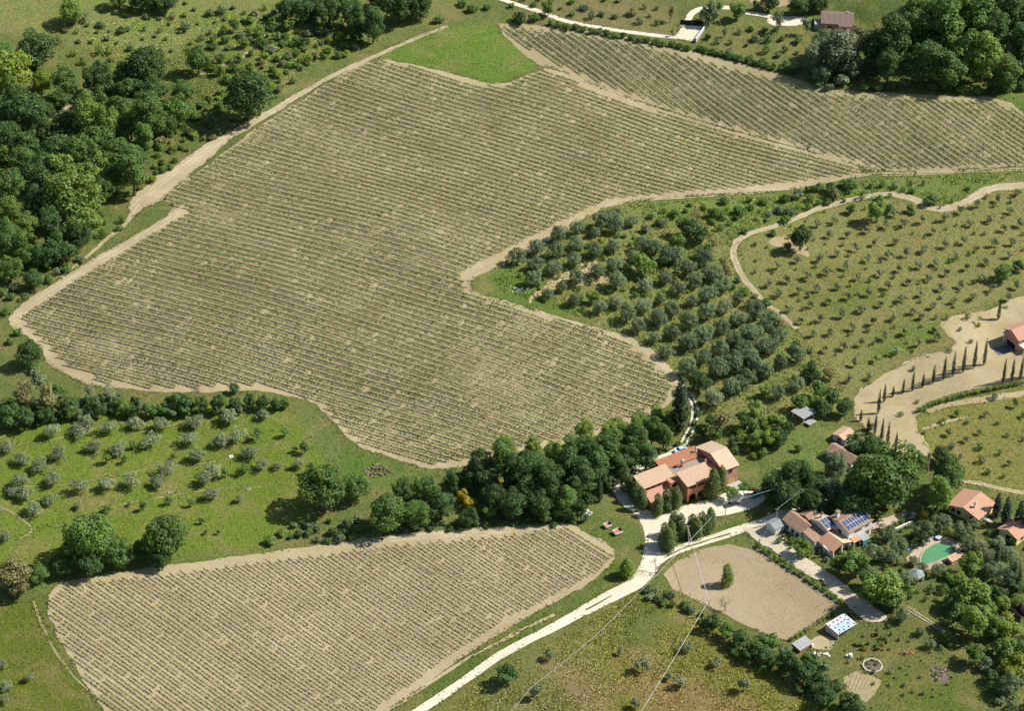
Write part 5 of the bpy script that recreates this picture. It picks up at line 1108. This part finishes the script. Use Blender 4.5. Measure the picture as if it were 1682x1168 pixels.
s1 = house_root('tool_shed', 1386.5, 732.6, 45, 'small white shed with brown tiled roof beside bare slope', 'shed')
gable(s1, 0, 4.7, 0, 4.2, 2.0, 2.7, 'wallwhite', 'tile', 'u', 0.35); window(s1, 'left', 2.0, 0.0, 1.2, 1.6, 0, 'wood', 'door', 'wood', True)
s2 = house_root('white_outbuilding', 1397, 775, 45, 'white outbuilding with weathered brown roof half hidden by shade trees', 'outbuilding')
gable(s2, 0, 4.2, 0, 9.0, 2.9, 4.0, 'wallwhite', 'tileold', 'v', 0.35); window(s2, 'front', 2.0, 0.8, 1.0, 1.1, 0, 'wood')
s3 = house_root('garden_shed', 1273.5, 880, 38, 'small grey garden shed beside the drive gate', 'shed')
gable(s3, 0, 3.2, 0, 3.8, 2.1, 2.7, 'white', 'slate', 'u', 0.25); window(s3, 'front', 1.6, 0.05, 1.2, 1.8, 0, 'white', 'door', 'white', True)

# pergola with plank roof and low bench deck
pg = house_root('pergola', 1319.5, 698.5, 42, 'open pergola with grey plank roof in the grass', 'pergola')
for u, v in ((0.1, 0.1), (4.4, 0.1), (0.1, 4.4), (4.4, 4.4)): MB().box(u, u + .16, v, v + .16, -.5, 2.3).build('post', M['white'], pg)
for v in (0.12, 4.42): MB().box(-.3, 4.9, v, v + .12, 2.303, 2.45).build('beam', M['woodgrey'], pg)
pl = MB().box(-.17, .17, -.35, 4.95, 2.455, 2.52); me_p = bpy.data.meshes.new('plank'); me_p.from_pydata(pl.v, [], pl.f); me_p.materials.append(M['woodgrey'])
for i in range(13):
    o = link('plank', me_p, pg); o.location = (-.1 + i * .39, 0, 0.02 * (i % 3))
dk = house_root('plank_deck', 1326, 699.5, 42, 'low grey plank table deck at the pergola foot', 'table')
me_q = bpy.data.meshes.new('board'); pl = MB().box(-.2, .2, -1.1, 1.1, .75, .83); me_q.from_pydata(pl.v, [], pl.f); me_q.materials.append(M['woodgrey'])
for i in range(7):
    o = link('board', me_q, dk); o.location = (i * .43, 0, 0)
for u, v in ((0, -1), (0, 1), (2.58, -1), (2.58, 1)): MB().box(u - .06, u + .06, v - .06, v + .06, -.3, .747).build('leg', M['woodgrey'], dk)

# tarpaulin shelter
ts = house_root('tarpaulin_shelter', 1376.5, 1052.5, 39, 'open shelter with blue and white tarpaulin roof dotted with red stones', 'shelter')
MB().slab([(0, 0, 2.0), (6.9, 0, 2.0), (6.9, 5.0, 2.35), (0, 5.0, 2.35)], .08).build('roof', M['tarpgrey'], ts)
MB().slab([(0.9, 0.05, 2.015), (6.2, 0.05, 2.015), (6.2, 3.2, 2.235), (0.9, 3.2, 2.235)], .01).build('tarpaulin', M['tarp'], ts)
MB().box(0.05, .15, .1, 4.9, -.4, 1.9).build('side_panel', M['tarpgrey'], ts)
for u, v in ((0.2, 0.2), (3.4, 0.15), (6.7, 0.2), (6.7, 4.8), (0.3, 4.8)): MB().box(u - .07, u + .07, v - .07, v + .07, -.5, 1.93 + v * .07).build('post', M['woodgrey'], ts)
rr = random.Random(4); bt = MB().cyl((0, 0, 0), (0, 0, .12), .26, .2, 7); me_b = bpy.data.meshes.new('weight_stone'); me_b.from_pydata(bt.v, [], bt.f); me_b.materials.append(mat_plain('rusty_red', (0.22, 0.05, 0.04), .8))
for u, v in ((0.8, .4), (1.6, 1.2), (2.4, .6), (3.2, 1.4), (4.2, .5), (5.2, 1.6), (6.2, .6), (1.1, 2.4), (2.6, 2.7), (3.9, 2.9), (5.3, 3.1), (6.3, 2.6), (0.7, 3.8), (2.2, 4.2), (3.6, 4.1), (5.0, 4.3), (6.3, 4.0)):
    o = link('weight_stone', me_b, ts); o.location = (u + rr.uniform(-.2, .2), v + rr.uniform(-.15, .15), 2.025 + v * .07); o.scale = (1, rr.uniform(.7, 1.2), 1); o.rotation_euler = (.07, 0, rr.uniform(0, 3))
ws = house_root('wood_store', 1314, 1075, 40, 'low wood store with dark grey board roof near hedge', 'shed')
for i in range(8): MB().slab([(i * .62, 0, 1.1), (i * .62 + .6, 0, 1.1), (i * .62 + .6, 3.2, 1.5), (i * .62, 3.2, 1.5)], .06).build('board', M['woodgrey'], ws)
MB().box(.1, 4.8, .2, 3.0, -.4, 1.05).build('wall', M['wood'], ws); MB().box(4.2, 4.9, -.25, .18, -.4, .9).build('crate', M['white'], ws)

# gazebo
gz = house_root('gazebo', 1504, 952, 40, 'green-grey hexagonal gazebo between olives near the pool', 'gazebo')
for k in range(6):
    a = k * math.pi / 3; b = a + math.pi / 3; r = 2.4
    MB().slab([(r * math.cos(a), r * math.sin(a), 2.0), (r * math.cos(b), r * math.sin(b), 2.0), (0, 0, 3.3)], .06).build('roof', M['slate'], gz)
    MB().cyl((2.1 * math.cos(a), 2.1 * math.sin(a), -.4), (2.1 * math.cos(a), 2.1 * math.sin(a), 2.0), .07).build('post', M['white'], gz)

# swimming pool
poolpx = [(1511,928),(1515,908),(1529,898),(1543,892),(1557,892),(1567,897),(1569,904),(1562,912),(1546,920),(1527,928)]
M['water'], nt_, N_, L_, b_ = new_mat('pool_water'); b_.inputs['Base Color'].default_value = (0.10, 0.27, 0.135, 1); b_.inputs['Roughness'].default_value = 0.12
nw = _noise(N_, L_, N_.new('ShaderNodeNewGeometry').outputs['Position'], 1.2, 3); _bump(N_, L_, nw.outputs[0], b_, 0.05, 0.5)
pz = float(at(1542, 907).z); sheet('pool_water', poolpx, M['water'], 0, 0, smooth=2, zf=lambda V: np.full(len(V), pz + 0.16))
rim = smooth_closed(W2(poolpx), 2); mbr = MB(); cen = rim.mean(0); outer = rim + (rim - cen) / np.hypot(*(rim - cen).T)[:, None] * 0.45
for i in range(len(rim)):
    j = (i + 1) % len(rim); q = [rim[i], rim[j], outer[j], outer[i]]
    mbr.prism([(p[0], p[1], pz - .6) for p in q], [(p[0], p[1], pz + .24) for p in q])
tag(mbr.build('stone_coping', M['pave']), 'pale stone edge around the green swimming pool', 'pool edge')
pb = house_root('pool_block', 1563, 929, 33, 'small tiled roof pump house at the pool end', 'pump house')
pent(pb, 0, 4.6, 0, 2.2, 1.1, 1.3, 'wallpink', 'tile', 0.15)
def lounger(px, py, ang, label, cloth):
    o = empty('sun_lounger', at(px, py), R(ang)); tag(o, label, 'sun lounger', 'loungers by the pool')
    MB().box(0, 1.3, 0, .65, .28, .34).build('seat', cloth, o); MB().slab([(1.3, 0, .34), (1.3, .65, .34), (1.85, .65, .75), (1.85, 0, .75)], .06).build('backrest', cloth, o)
    for u in (.1, 1.2):
        for v in (.05, .6): MB().box(u - .03, u + .03, v - .03, v + .03, -.1, .277).build('leg', M['white'], o)
bl_ = mat_plain('blue_cloth', (0.20, 0.28, 0.62), .8)
lounger(1491, 906, 32, 'blue sun lounger at the left end of the poolside', bl_); lounger(1496, 903, 32, 'second blue sun lounger from the poolside left end', bl_)
lounger(1518, 894, 30, 'pale sun lounger on the poolside behind the pool', M['white']); lounger(1525, 890, 30, 'pale sun lounger nearest the far poolside corner', M['white'])
pt = house_root('poolside_table', 1541, 886, 10, 'pale blue grey table on the far poolside', 'table')
MB().cyl((0, 0, .7), (0, 0, .76), .9, .9, 14).build('table_top', M['carlight'], pt); MB().cyl((0, 0, -.1), (0, 0, .697), .08).build('leg', M['white'], pt)

# ------------------------------------------------------------------ vehicles and trailers
def wheel(mb, u, v, r, w): return mb.cyl((u, v - w / 2, r), (u, v + w / 2, r), r, r, 12)
def trailer(px, py, ang, L, Wd, label):
    o = empty('farm_trailer', at(px, py), R(ang)); tag(o, label, 'trailer', 'farm trailers on the grass')
    MB().box(0, L, 0, Wd, .62, .72).build('bed', M['redbed'], o)
    for a in ((0, L, -.06, 0), (0, L, Wd, Wd + .06)): MB().box(a[0], a[1], a[2], a[3], .6, 1.12).build('side_board', M['white'], o)
    MB().box(-.06, -.002, -.06, Wd + .06, .6, 1.12).build('tailboard', M['white'], o); MB().box(L + .002, L + .06, -.06, Wd + .06, .6, 1.45).build('headboard', M['metal'], o)
    for v in (.12, Wd - .12):
        w = wheel(MB(), L * .45, v, .3, .2).build('wheel', M['black'], o); MB().cyl((L * .45, v - .11, .3), (L * .45, v + .11, .3), .15, .15, 10).build('hub', M['white'], w)
    MB().box(L, L + 1.1, Wd / 2 - .05, Wd / 2 + .05, .5, .6).build('drawbar', M['metal'], o)
trailer(995.5, 870.5, 33, 2.0, 1.5, 'smaller farm trailer with red bed on the lawn, farther left')
trailer(1011, 882, 33, 2.5, 1.7, 'larger farm trailer with red bed on the lawn, nearer the road')
def car(px, py, ang, paint, label, L=4.1, Wd=1.7):
    o = empty('parked_car', at(px, py), R(ang)); tag(o, label, 'car')
    prof = [(0, .35), (0, .75), (.15, .88), (1.0, .95), (1.55, 1.42), (3.1, 1.45), (3.75, .98), (L, .9), (L, .35)]
    ins = lambda z: 0.16 * max(0, (z - .95) / .5)
    MB().prism([(u, ins(z), z) for u, z in prof][::-1], [(u, Wd - ins(z), z) for u, z in prof][::-1]).build('body', paint, o, bevel=.04)
    MB().slab([(1.03, .18, .985), (1.03, Wd - .18, .985), (1.53, Wd - .28, 1.425), (1.53, .28, 1.425)], .012).build('windscreen', M['glass'], o)
    MB().slab([(3.72, .18, 1.03), (3.72, Wd - .18, 1.03), (3.14, Wd - .28, 1.455), (3.14, .28, 1.455)], .012).build('rear_window', M['glass'], o)
    for s in (0, 1):
        y0 = .04 if s == 0 else Wd - .04; y1 = .15 if s == 0 else Wd - .15; k = -1 if s == 0 else 1
        MB().prism([(1.25, y0 + k * .0, 1.0), (3.5, y0, 1.0), (3.05, y1, 1.36), (1.6, y1, 1.36)], [(1.25, y0 + k * .03, 1.0), (3.5, y0 + k * .03, 1.0), (3.05, y1 + k * .03, 1.36), (1.6, y1 + k * .03, 1.36)]).build('side_window', M['glass'], o)
        for u in (.8, 3.25):
            w = wheel(MB(), u, .1 if s == 0 else Wd - .1, .31, .2).build('wheel', M['black'], o)
            MB().cyl((u, (-.015 if s == 0 else Wd - .1), .31), (u, (.1 if s == 0 else Wd + .015), .31), .17, .17, 10).build('rim', M['metal'], w)
        MB().box(-.02, .03, .15 if s == 0 else Wd - .5, .5 if s == 0 else Wd - .15, .62, .76).build('headlight', M['white'], o)
    return o
car(1193, 836, 22, M['carblue'], 'dark blue car parked under the pines before the farmhouse')
car(1110, 748, 28, M['carlight'], 'pale blue car behind the farmhouse on the track')
car(1236, 821, 30, M['teal'], 'teal car parked in shade right of the farmhouse yard')
um = house_root('garden_parasol', 1238, 812, 0, 'orange folded parasol in shade beside the teal car', 'parasol')
MB().cyl((0, 0, -.2), (0, 0, 2.4), .04).build('pole', M['metal'], um)
mbu = MB(); 
for k in range(8):
    a = k * math.pi / 4; b = a + math.pi / 4; mbu.slab([(math.cos(a) * .8, math.sin(a) * .8, 1.7), (math.cos(b) * .8, math.sin(b) * .8, 1.7), (0, 0, 2.45)], .03)
mbu.build('canopy', M['orange'], um)

# ------------------------------------------------------------------ poles, wires, fences, gates
poles = {}
def pole(key, px, py, h, label, r=.12, lean=0):
    o = empty('utility_pole', at(px, py)); tag(o, label, 'pole', 'utility poles'); o.rotation_euler = (0, lean, 0)
    MB().cyl((0, 0, -.6), (0, 0, h), r * 1.2, r * .8, 8).build('shaft', M['post'], o); MB().box(-.55, .55, -.05, .05, h - .5, h - .38).build('crossarm', M['post'], o)
    for u in (-.45, .45): MB().cyl((u, 0, h - .377), (u, 0, h - .15), .05, .04, 6).build('insulator', M['white'], o)
    poles[key] = Vector(o.location) + Vector((math.sin(lean) * h, 0, h - .1))
pole('a', 1163, 1014, 6.2, 'grey utility pole standing at the paddock hedge')
pole('b', 1132, 897, 7.4, 'leaning pale utility pole beside the road poplars', .1, -.1)
pole('c', 1275, 860, 5.4, 'pale utility pole beside the grey garden shed')
pole('d', 1524, 776, 8.4, 'dark utility pole at the foot of the bare slope')
pole('e', 989, 1052, 4.0, 'thin utility pole in the bottom meadow near the road', .08)
pole('f', 870, 1150, 4.0, 'thin utility pole nearest the bottom edge', .08)
pole('g', 1094, 1116, 4.5, 'thin utility pole among the bottom meadow olives', .08)
pole('h', 1191, 852, 6.0, 'utility pole at the farmhouse yard edge below the pines', .1)
pole('i', 1404, 752, 6.0, 'thin utility pole between the shed and the white outbuilding', .09)
M['wire'] = mat_plain('pale_cable', (0.55, 0.55, 0.55), .5, .05, 1, .4)
def cable(pts, sag, label, r=.045):
    mb = MB()
    for a, b in zip(pts[:-1], pts[1:]):
        a, b = Vector(a), Vector(b); n = 12; P = []
        for i in range(n + 1):
            t = i / n; p = a.lerp(b, t); p.z -= sag * 4 * t * (1 - t); P.append(p)
        mb.tube(P, [r] * (n + 1), 4)
    tag(mb.build('overhead_cable', M['wire']), label, 'cable', 'overhead cables')
offscreen = at(1040, 1190, 5.0); offl = at(820, 1190, 3.6)
cable([poles['b'], poles['a'], offscreen], 0.6, 'pale overhead cable crossing the bottom meadow from the paddock pole', .06)
cable([poles['h'], poles['e'], poles['f'], offl], 0.5, 'long overhead cable beside the white road', .04)
cable([poles['c'], at(1313, 806, 9)], 0.3, 'overhead cable rising from the solar house pole into the trees', .05)
cable([poles['h'], at(1275, 802, 6.5)], 0.3, 'overhead cable over the farmhouse yard to the shade trees', .05)
cable([at(1262, 775, 6.0), poles['i']], 0.4, 'thin overhead cable across the grass below the pergola', .03)
def fence(name, pts, n, h, label, mat='woodgrey'):
    C = catmull(W2(pts), .5); idx = np.linspace(0, len(C) - 1, n).astype(int); P = [Vector((C[i][0], C[i][1], float(H(*C[i])))) for i in idx]
    o = empty(name, P[0]); tag(o, label, 'fence')
    pm = MB().cyl((0, 0, -.3), (0, 0, h), .075, .06, 6); me = bpy.data.meshes.new('post'); me.from_pydata(pm.v, [], pm.f); me.materials.append(M[mat])
    for p in P: q = link('post', me, o); q.location = p - P[0]
    for z in (h * .5, h * .92): MB().tube([p - P[0] + Vector((0, 0, z)) for p in P], [.02] * n, 4).build('wire', M[mat], o)
fence('wire_fence', [(1294,1053),(1335,1032),(1378,999)], 13, 1.3, 'wire fence on dark posts along the paddock lower right side')
fence('wire_fence', [(1243,904),(1290,934),(1340,967),(1378,996)], 18, 1.2, 'wire fence between the paddock and the drive hedge')
# gate and walls at the top
gt = house_root('metal_gate', 1117, 40, -6, 'black sliding metal gate across the upper gravel entrance', 'gate')
for i in range(2): MB().box(i * 4.3, i * 4.3 + 4.2, 0, .08, .2, 2.0).build('leaf', M['black'], gt)
for i in range(3): MB().box(i * 4.3 - .12, i * 4.3 + .02 - .03, -.1, .18, -.3, 2.2).build('post', M['concrete'], gt)
w1 = at(1160, 42); w2 = at(1142, 70); d_ = w2 - w1
ew = empty('entrance_wall', w1, math.atan2(d_.y, d_.x)); tag(ew, 'low concrete wall with white coping right of the upper gate', 'wall')
MB().box(0, d_.length, 0, .3, -1, 1.1).build('wall', M['concrete'], ew); MB().box(-.05, d_.length + .05, -.06, .36, 1.103, 1.2).build('coping', M['white'], ew)
lw = house_root('entrance_wall', 1117, 42.5, -6, 'low white wall below the black upper gate', 'wall'); MB().box(0, 8.6, -.5, -.25, -.5, .45).build('wall', M['white'], lw)
yg = house_root('yard_gate', 1249, 891, 62, 'grey metal bar gate at the solar house drive entrance', 'gate')
for i in range(7): MB().box(i * .5, i * .5 + .06, 0, .06, .1, 1.3).build('bar', M['metal'], yg)
for z in (.1, .7, 1.25): MB().box(0, 3.1, -.03, -.002, z, z + .07).build('rail', M['metal'], yg)
for u in (-.35, 3.15): MB().box(u, u + .3, -.15, .15, -.3, 1.5).build('pillar', M['white'], yg)

# ------------------------------------------------------------------ garden details
rg = random.Random(8)
bed = empty('flower_bed', at(1433, 1095)); tag(bed, 'octagonal flower bed edged with pale stone on the lawn', 'flower bed')
for k in range(8):
    a = k * math.pi / 4; b = a + math.pi / 4 - .03; r = 2.75; q = .3
    c = [(r * math.cos(a), r * math.sin(a)), (r * math.cos(b), r * math.sin(b)), ((r - q) * math.cos(b), (r - q) * math.sin(b)), ((r - q) * math.cos(a), (r - q) * math.sin(a))]
    MB().prism([(x, y, -.3) for x, y in c], [(x, y, .38 + .03 * (k % 2)) for x, y in c]).build('edging_stone', M['stone'], bed)
MB().cyl((0, 0, -.2), (0, 0, .2), 2.4, 2.4, 16).build('soil', M['earth_dark'], bed)
bb = PROTO['bush'][0]
for k in range(14):
    a = rg.uniform(0, 6.28); r = 2.0 * math.sqrt(rg.random()); o = link('plant', bb[k % 3][0], bed); o.location = (r * math.cos(a), r * math.sin(a), .15); o.scale = (.45,) * 3
    o.material_slots[0].link = 'OBJECT'; o.material_slots[0].material = LEAF[['mid', 'olive', 'grey', 'brown'][k % 4]]
potm = MB().cyl((0, 0, 0), (0, 0, .42), .17, .27, 10); me_pot = {}
for nm, mt in (('terracotta', M['terracotta']), ('white', M['white']), ('orange', M['orange']), ('dark', M['black'])):
    me = bpy.data.meshes.new('pot'); me.from_pydata(potm.v, [], potm.f); me.materials.append(mt); me_pot[nm] = me
POTS = [(1448 + rg.uniform(-10, 10), 1056 + rg.uniform(-16, 14)) for _ in range(16)] + [(1420 + rg.uniform(-10, 8), 1062 + rg.uniform(-5, 8)) for _ in range(8)] + [(1350 + rg.uniform(-8, 8), 912 + rg.uniform(-8, 8)) for _ in range(6)] + [(1400, 1008), (1404, 1002), (1395, 1010)] + [(1512 + rg.uniform(-8, 12), 953 + rg.uniform(-2, 4)) for _ in range(7)] + [(1528 + rg.uniform(-4, 6), 976 + rg.uniform(-3, 3)) for _ in range(5)] + [(1288 + rg.uniform(-12, 12), 887 + rg.uniform(-5, 5)) for _ in range(8)]
AREA = lambda x, y: 'near the octagonal bed' if 1400 < x < 1465 and y > 1030 else 'beside the solar house' if x < 1370 else 'by the drive end' if x < 1410 else 'under the gazebo edge' if y < 965 else 'on the garden lawn'
cnt = {}
POTS.sort()
for i, (x, y) in enumerate(POTS):
    c = ['terracotta', 'white', 'terracotta', 'orange', 'dark'][i % 5]; ar = AREA(x, y); cnt[(c, ar)] = cnt.get((c, ar), 0) + 1
    o = empty('flower_pot', at(x, y), 0); o.scale = (rg.uniform(.9, 1.7),) * 3
    tag(o, '%s flower pot %s, %s from left' % (c, ar, ordw(cnt[(c, ar)])), 'flower pot', 'flower pots in the gardens')
    link('pot', me_pot[c], o); q = link('plant', bb[i % 3][0], o); q.location = (0, 0, .35); q.scale = (.42,) * 3
    q.material_slots[0].link = 'OBJECT'; q.material_slots[0].material = LEAF[['mid', 'bright', 'olive', 'lime'][i % 4]]
def barrel(px, py, r, h, mat, label):
    o = empty('barrel', at(px, py)); tag(o, label, 'barrel')
    MB().cyl((0, 0, -.1), (0, 0, h * .5), r * .92, r, 14).cyl((0, 0, h * .5), (0, 0, h), r, r * .9, 14).build('body', mat, o); MB().cyl((0, 0, h + .003), (0, 0, h + .06), r * .93, r * .93, 14).build('lid', mat, o)
barrel(1397, 1080, .55, 1.0, M['white'], 'larger white barrel on the lawn left of the octagonal bed'); barrel(1391.5, 1080, .36, .7, M['white'], 'smaller white barrel on the lawn left of the octagonal bed')
def rock_mesh(seed, r):
    q = np.random.RandomState(seed); bm = bmesh.new(); bmesh.ops.create_icosphere(bm, subdivisions=1, radius=r)
    for v in bm.verts: v.co *= q.uniform(.7, 1.25); v.co.z *= .7
    me = bpy.data.meshes.new('rock'); bm.to_mesh(me); bm.free(); return me
def pile(name, px, py, n, spread, size, mats, label, cat, piece='stone', hgt=.6, sx=1.0, sy=1.0):
    o = empty(name, at(px, py)); tag(o, label, cat); ms = []
    for k in range(4):
        me = rock_mesh(k, 1.0); me.materials.append(mats[k % len(mats)]); ms.append(me)
    for i in range(n):
        a = rg.uniform(0, 6.28); d = rg.random() ** .7; x = math.cos(a) * d * spread * sx; y = math.sin(a) * d * spread * sy; gz_ = float(H(o.location.x + x, o.location.y + y)) - o.location.z
        q = link(piece, ms[i % 4], o); q.location = (x, y, gz_ + hgt * (1 - d) * rg.random() + .06); s = size * rg.uniform(.5, 1.4); q.scale = (s * rg.uniform(.6, 1.8), s, s * .8); q.rotation_euler = (rg.uniform(-.4, .4), rg.uniform(-.4, .4), rg.uniform(0, 6))
pile('rubble_pile', 963, 842, 40, 1.9, .28, [M['metal'], M['white'], M['woodgrey'], M['concrete']], 'grey and white scrap heap at the wood corner', 'scrap heap', 'scrap')
pile('brush_pile', 621, 774, 70, 4.2, .4, [M['earth_dark'], M['bark'], M['barkpale'], M['bark']], 'grey brown brushwood heap on the grass bank', 'brush pile', 'branch', .8, 1.0, .7)
pile('rubble_pile', 851, 476, 40, 3.2, .3, [M['concrete'], M['stone'], M['woodgrey']], 'grey rubble heap at the left tip of mature grove', 'rubble heap', 'stone', .5, 1.2, .6)
pile('ash_heap', 1541, 1104, 40, 2.4, .3, [M['earth_dark'], M['bark'], M['woodgrey']], 'dark burnt heap on the bottom right lawn', 'ash heap', 'clod', .5, .8, 1.1)
pile('rubble_pile', 1350, 1076, 14, 1.6, .35, [M['white'], M['concrete'], M['stone']], 'pale lumber and stones beside the wood store', 'rubble heap', 'stone', .3, 1.6, .5)
pile('rubble_pile', 1293, 885, 30, 2.6, .28, [M['stone'], M['white'], M['woodgrey'], M['terracotta']], 'clutter of stones before the grey garden shed', 'rubble heap', 'stone', .4, 1.3, .7)
pile('rubble_pile', 1120, 742, 26, 2.2, .28, [M['white'], M['concrete'], M['metal']], 'white stone clutter beside the two-rut track', 'rubble heap', 'stone', .3, .7, 1.4)
pile('stone_scatter', 1422, 868, 26, 3.2, .3, [M['stone'], M['terracotta'], M['concrete']], 'tumbled stones at the solar house right corner', 'stones', 'stone', .5, 1.3, .7)
pile('log_pile', 1488, 1074, 22, 1.4, .26, [M['wood'], M['bark'], M['terracotta']], 'reddish log heap on the lawn below the bare patch', 'log pile', 'log', .3, 1.8, .5)
# stone-edged garden steps
se = empty('garden_edging', at(1490, 1000)); tag(se, 'double line of pale edging stones across the garden lawn', 'edging')
e0 = at(1490, 1000); e1 = at(1548, 1036); ms = rock_mesh(9, .3); ms.materials.append(M['stone'])
for i in range(24):
    for s in (-.45, .45):
        t = i / 23; d = (e1 - e0).normalized(); p = e0.lerp(e1, t) + Vector((-d.y, d.x, 0)) * (s + rg.uniform(-.1, .1)); p.z = float(H(p.x, p.y)) + .06
        q = link('stone', ms, se); q.location = p - e0; q.rotation_euler = (0, 0, rg.uniform(0, 6)); q.scale = (rg.uniform(.7, 1.3),) * 3
mc = house_root('manhole_cover', 380, 751, 0, 'small pale concrete cap in the left orchard grass', 'concrete cap'); MB().cyl((0, 0, -.2), (0, 0, .25), .7, .65, 14).build('cap', M['white'], mc); MB().cyl((0, 0, .253), (0, 0, .3), .3, .3, 10).build('lid', M['concrete'], mc)
for x, y, lb in ((277, 812, 'white water trough in the left orchard lower path'), (406, 806, 'white water trough near the orchard right side')):
    o = house_root('water_trough', x, y, 20, lb, 'trough'); MB().box(0, 1.0, 0, .6, -.1, .35).build('tub', M['white'], o); MB().box(.08, .92, .08, .52, .353, .36).build('water', M['glass'], o)
hp = house_root('stone_wall', 1470, 872, 33, 'low white garden wall curving beside the pool lawn', 'wall'); MB().box(0, 6.5, 0, .35, -.4, .6).build('wall', M['white'], hp)
# furrows of the vegetable plot
fr_ = empty('vegetable_rows', at(1418, 1126)); tag(fr_, 'earth ridges of the vegetable plot below the octagonal bed', 'vegetable plot')
for i in range(7):
    a = at(1392 + i * 6.5, 1128 - i * 1.2 + 10); b = at(1404 + i * 6.5, 1104 + i * 2.4); P = [a.lerp(b, t / 6) for t in range(7)]
    for p in P: p.z = float(H(p.x, p.y)) + .02; p.x += rg.uniform(-.06, .06)
    MB().tube([p - fr_.location for p in P], [.1, .22, .2, .24, .2, .22, .1], 6).build('ridge', M['soil2'], fr_)
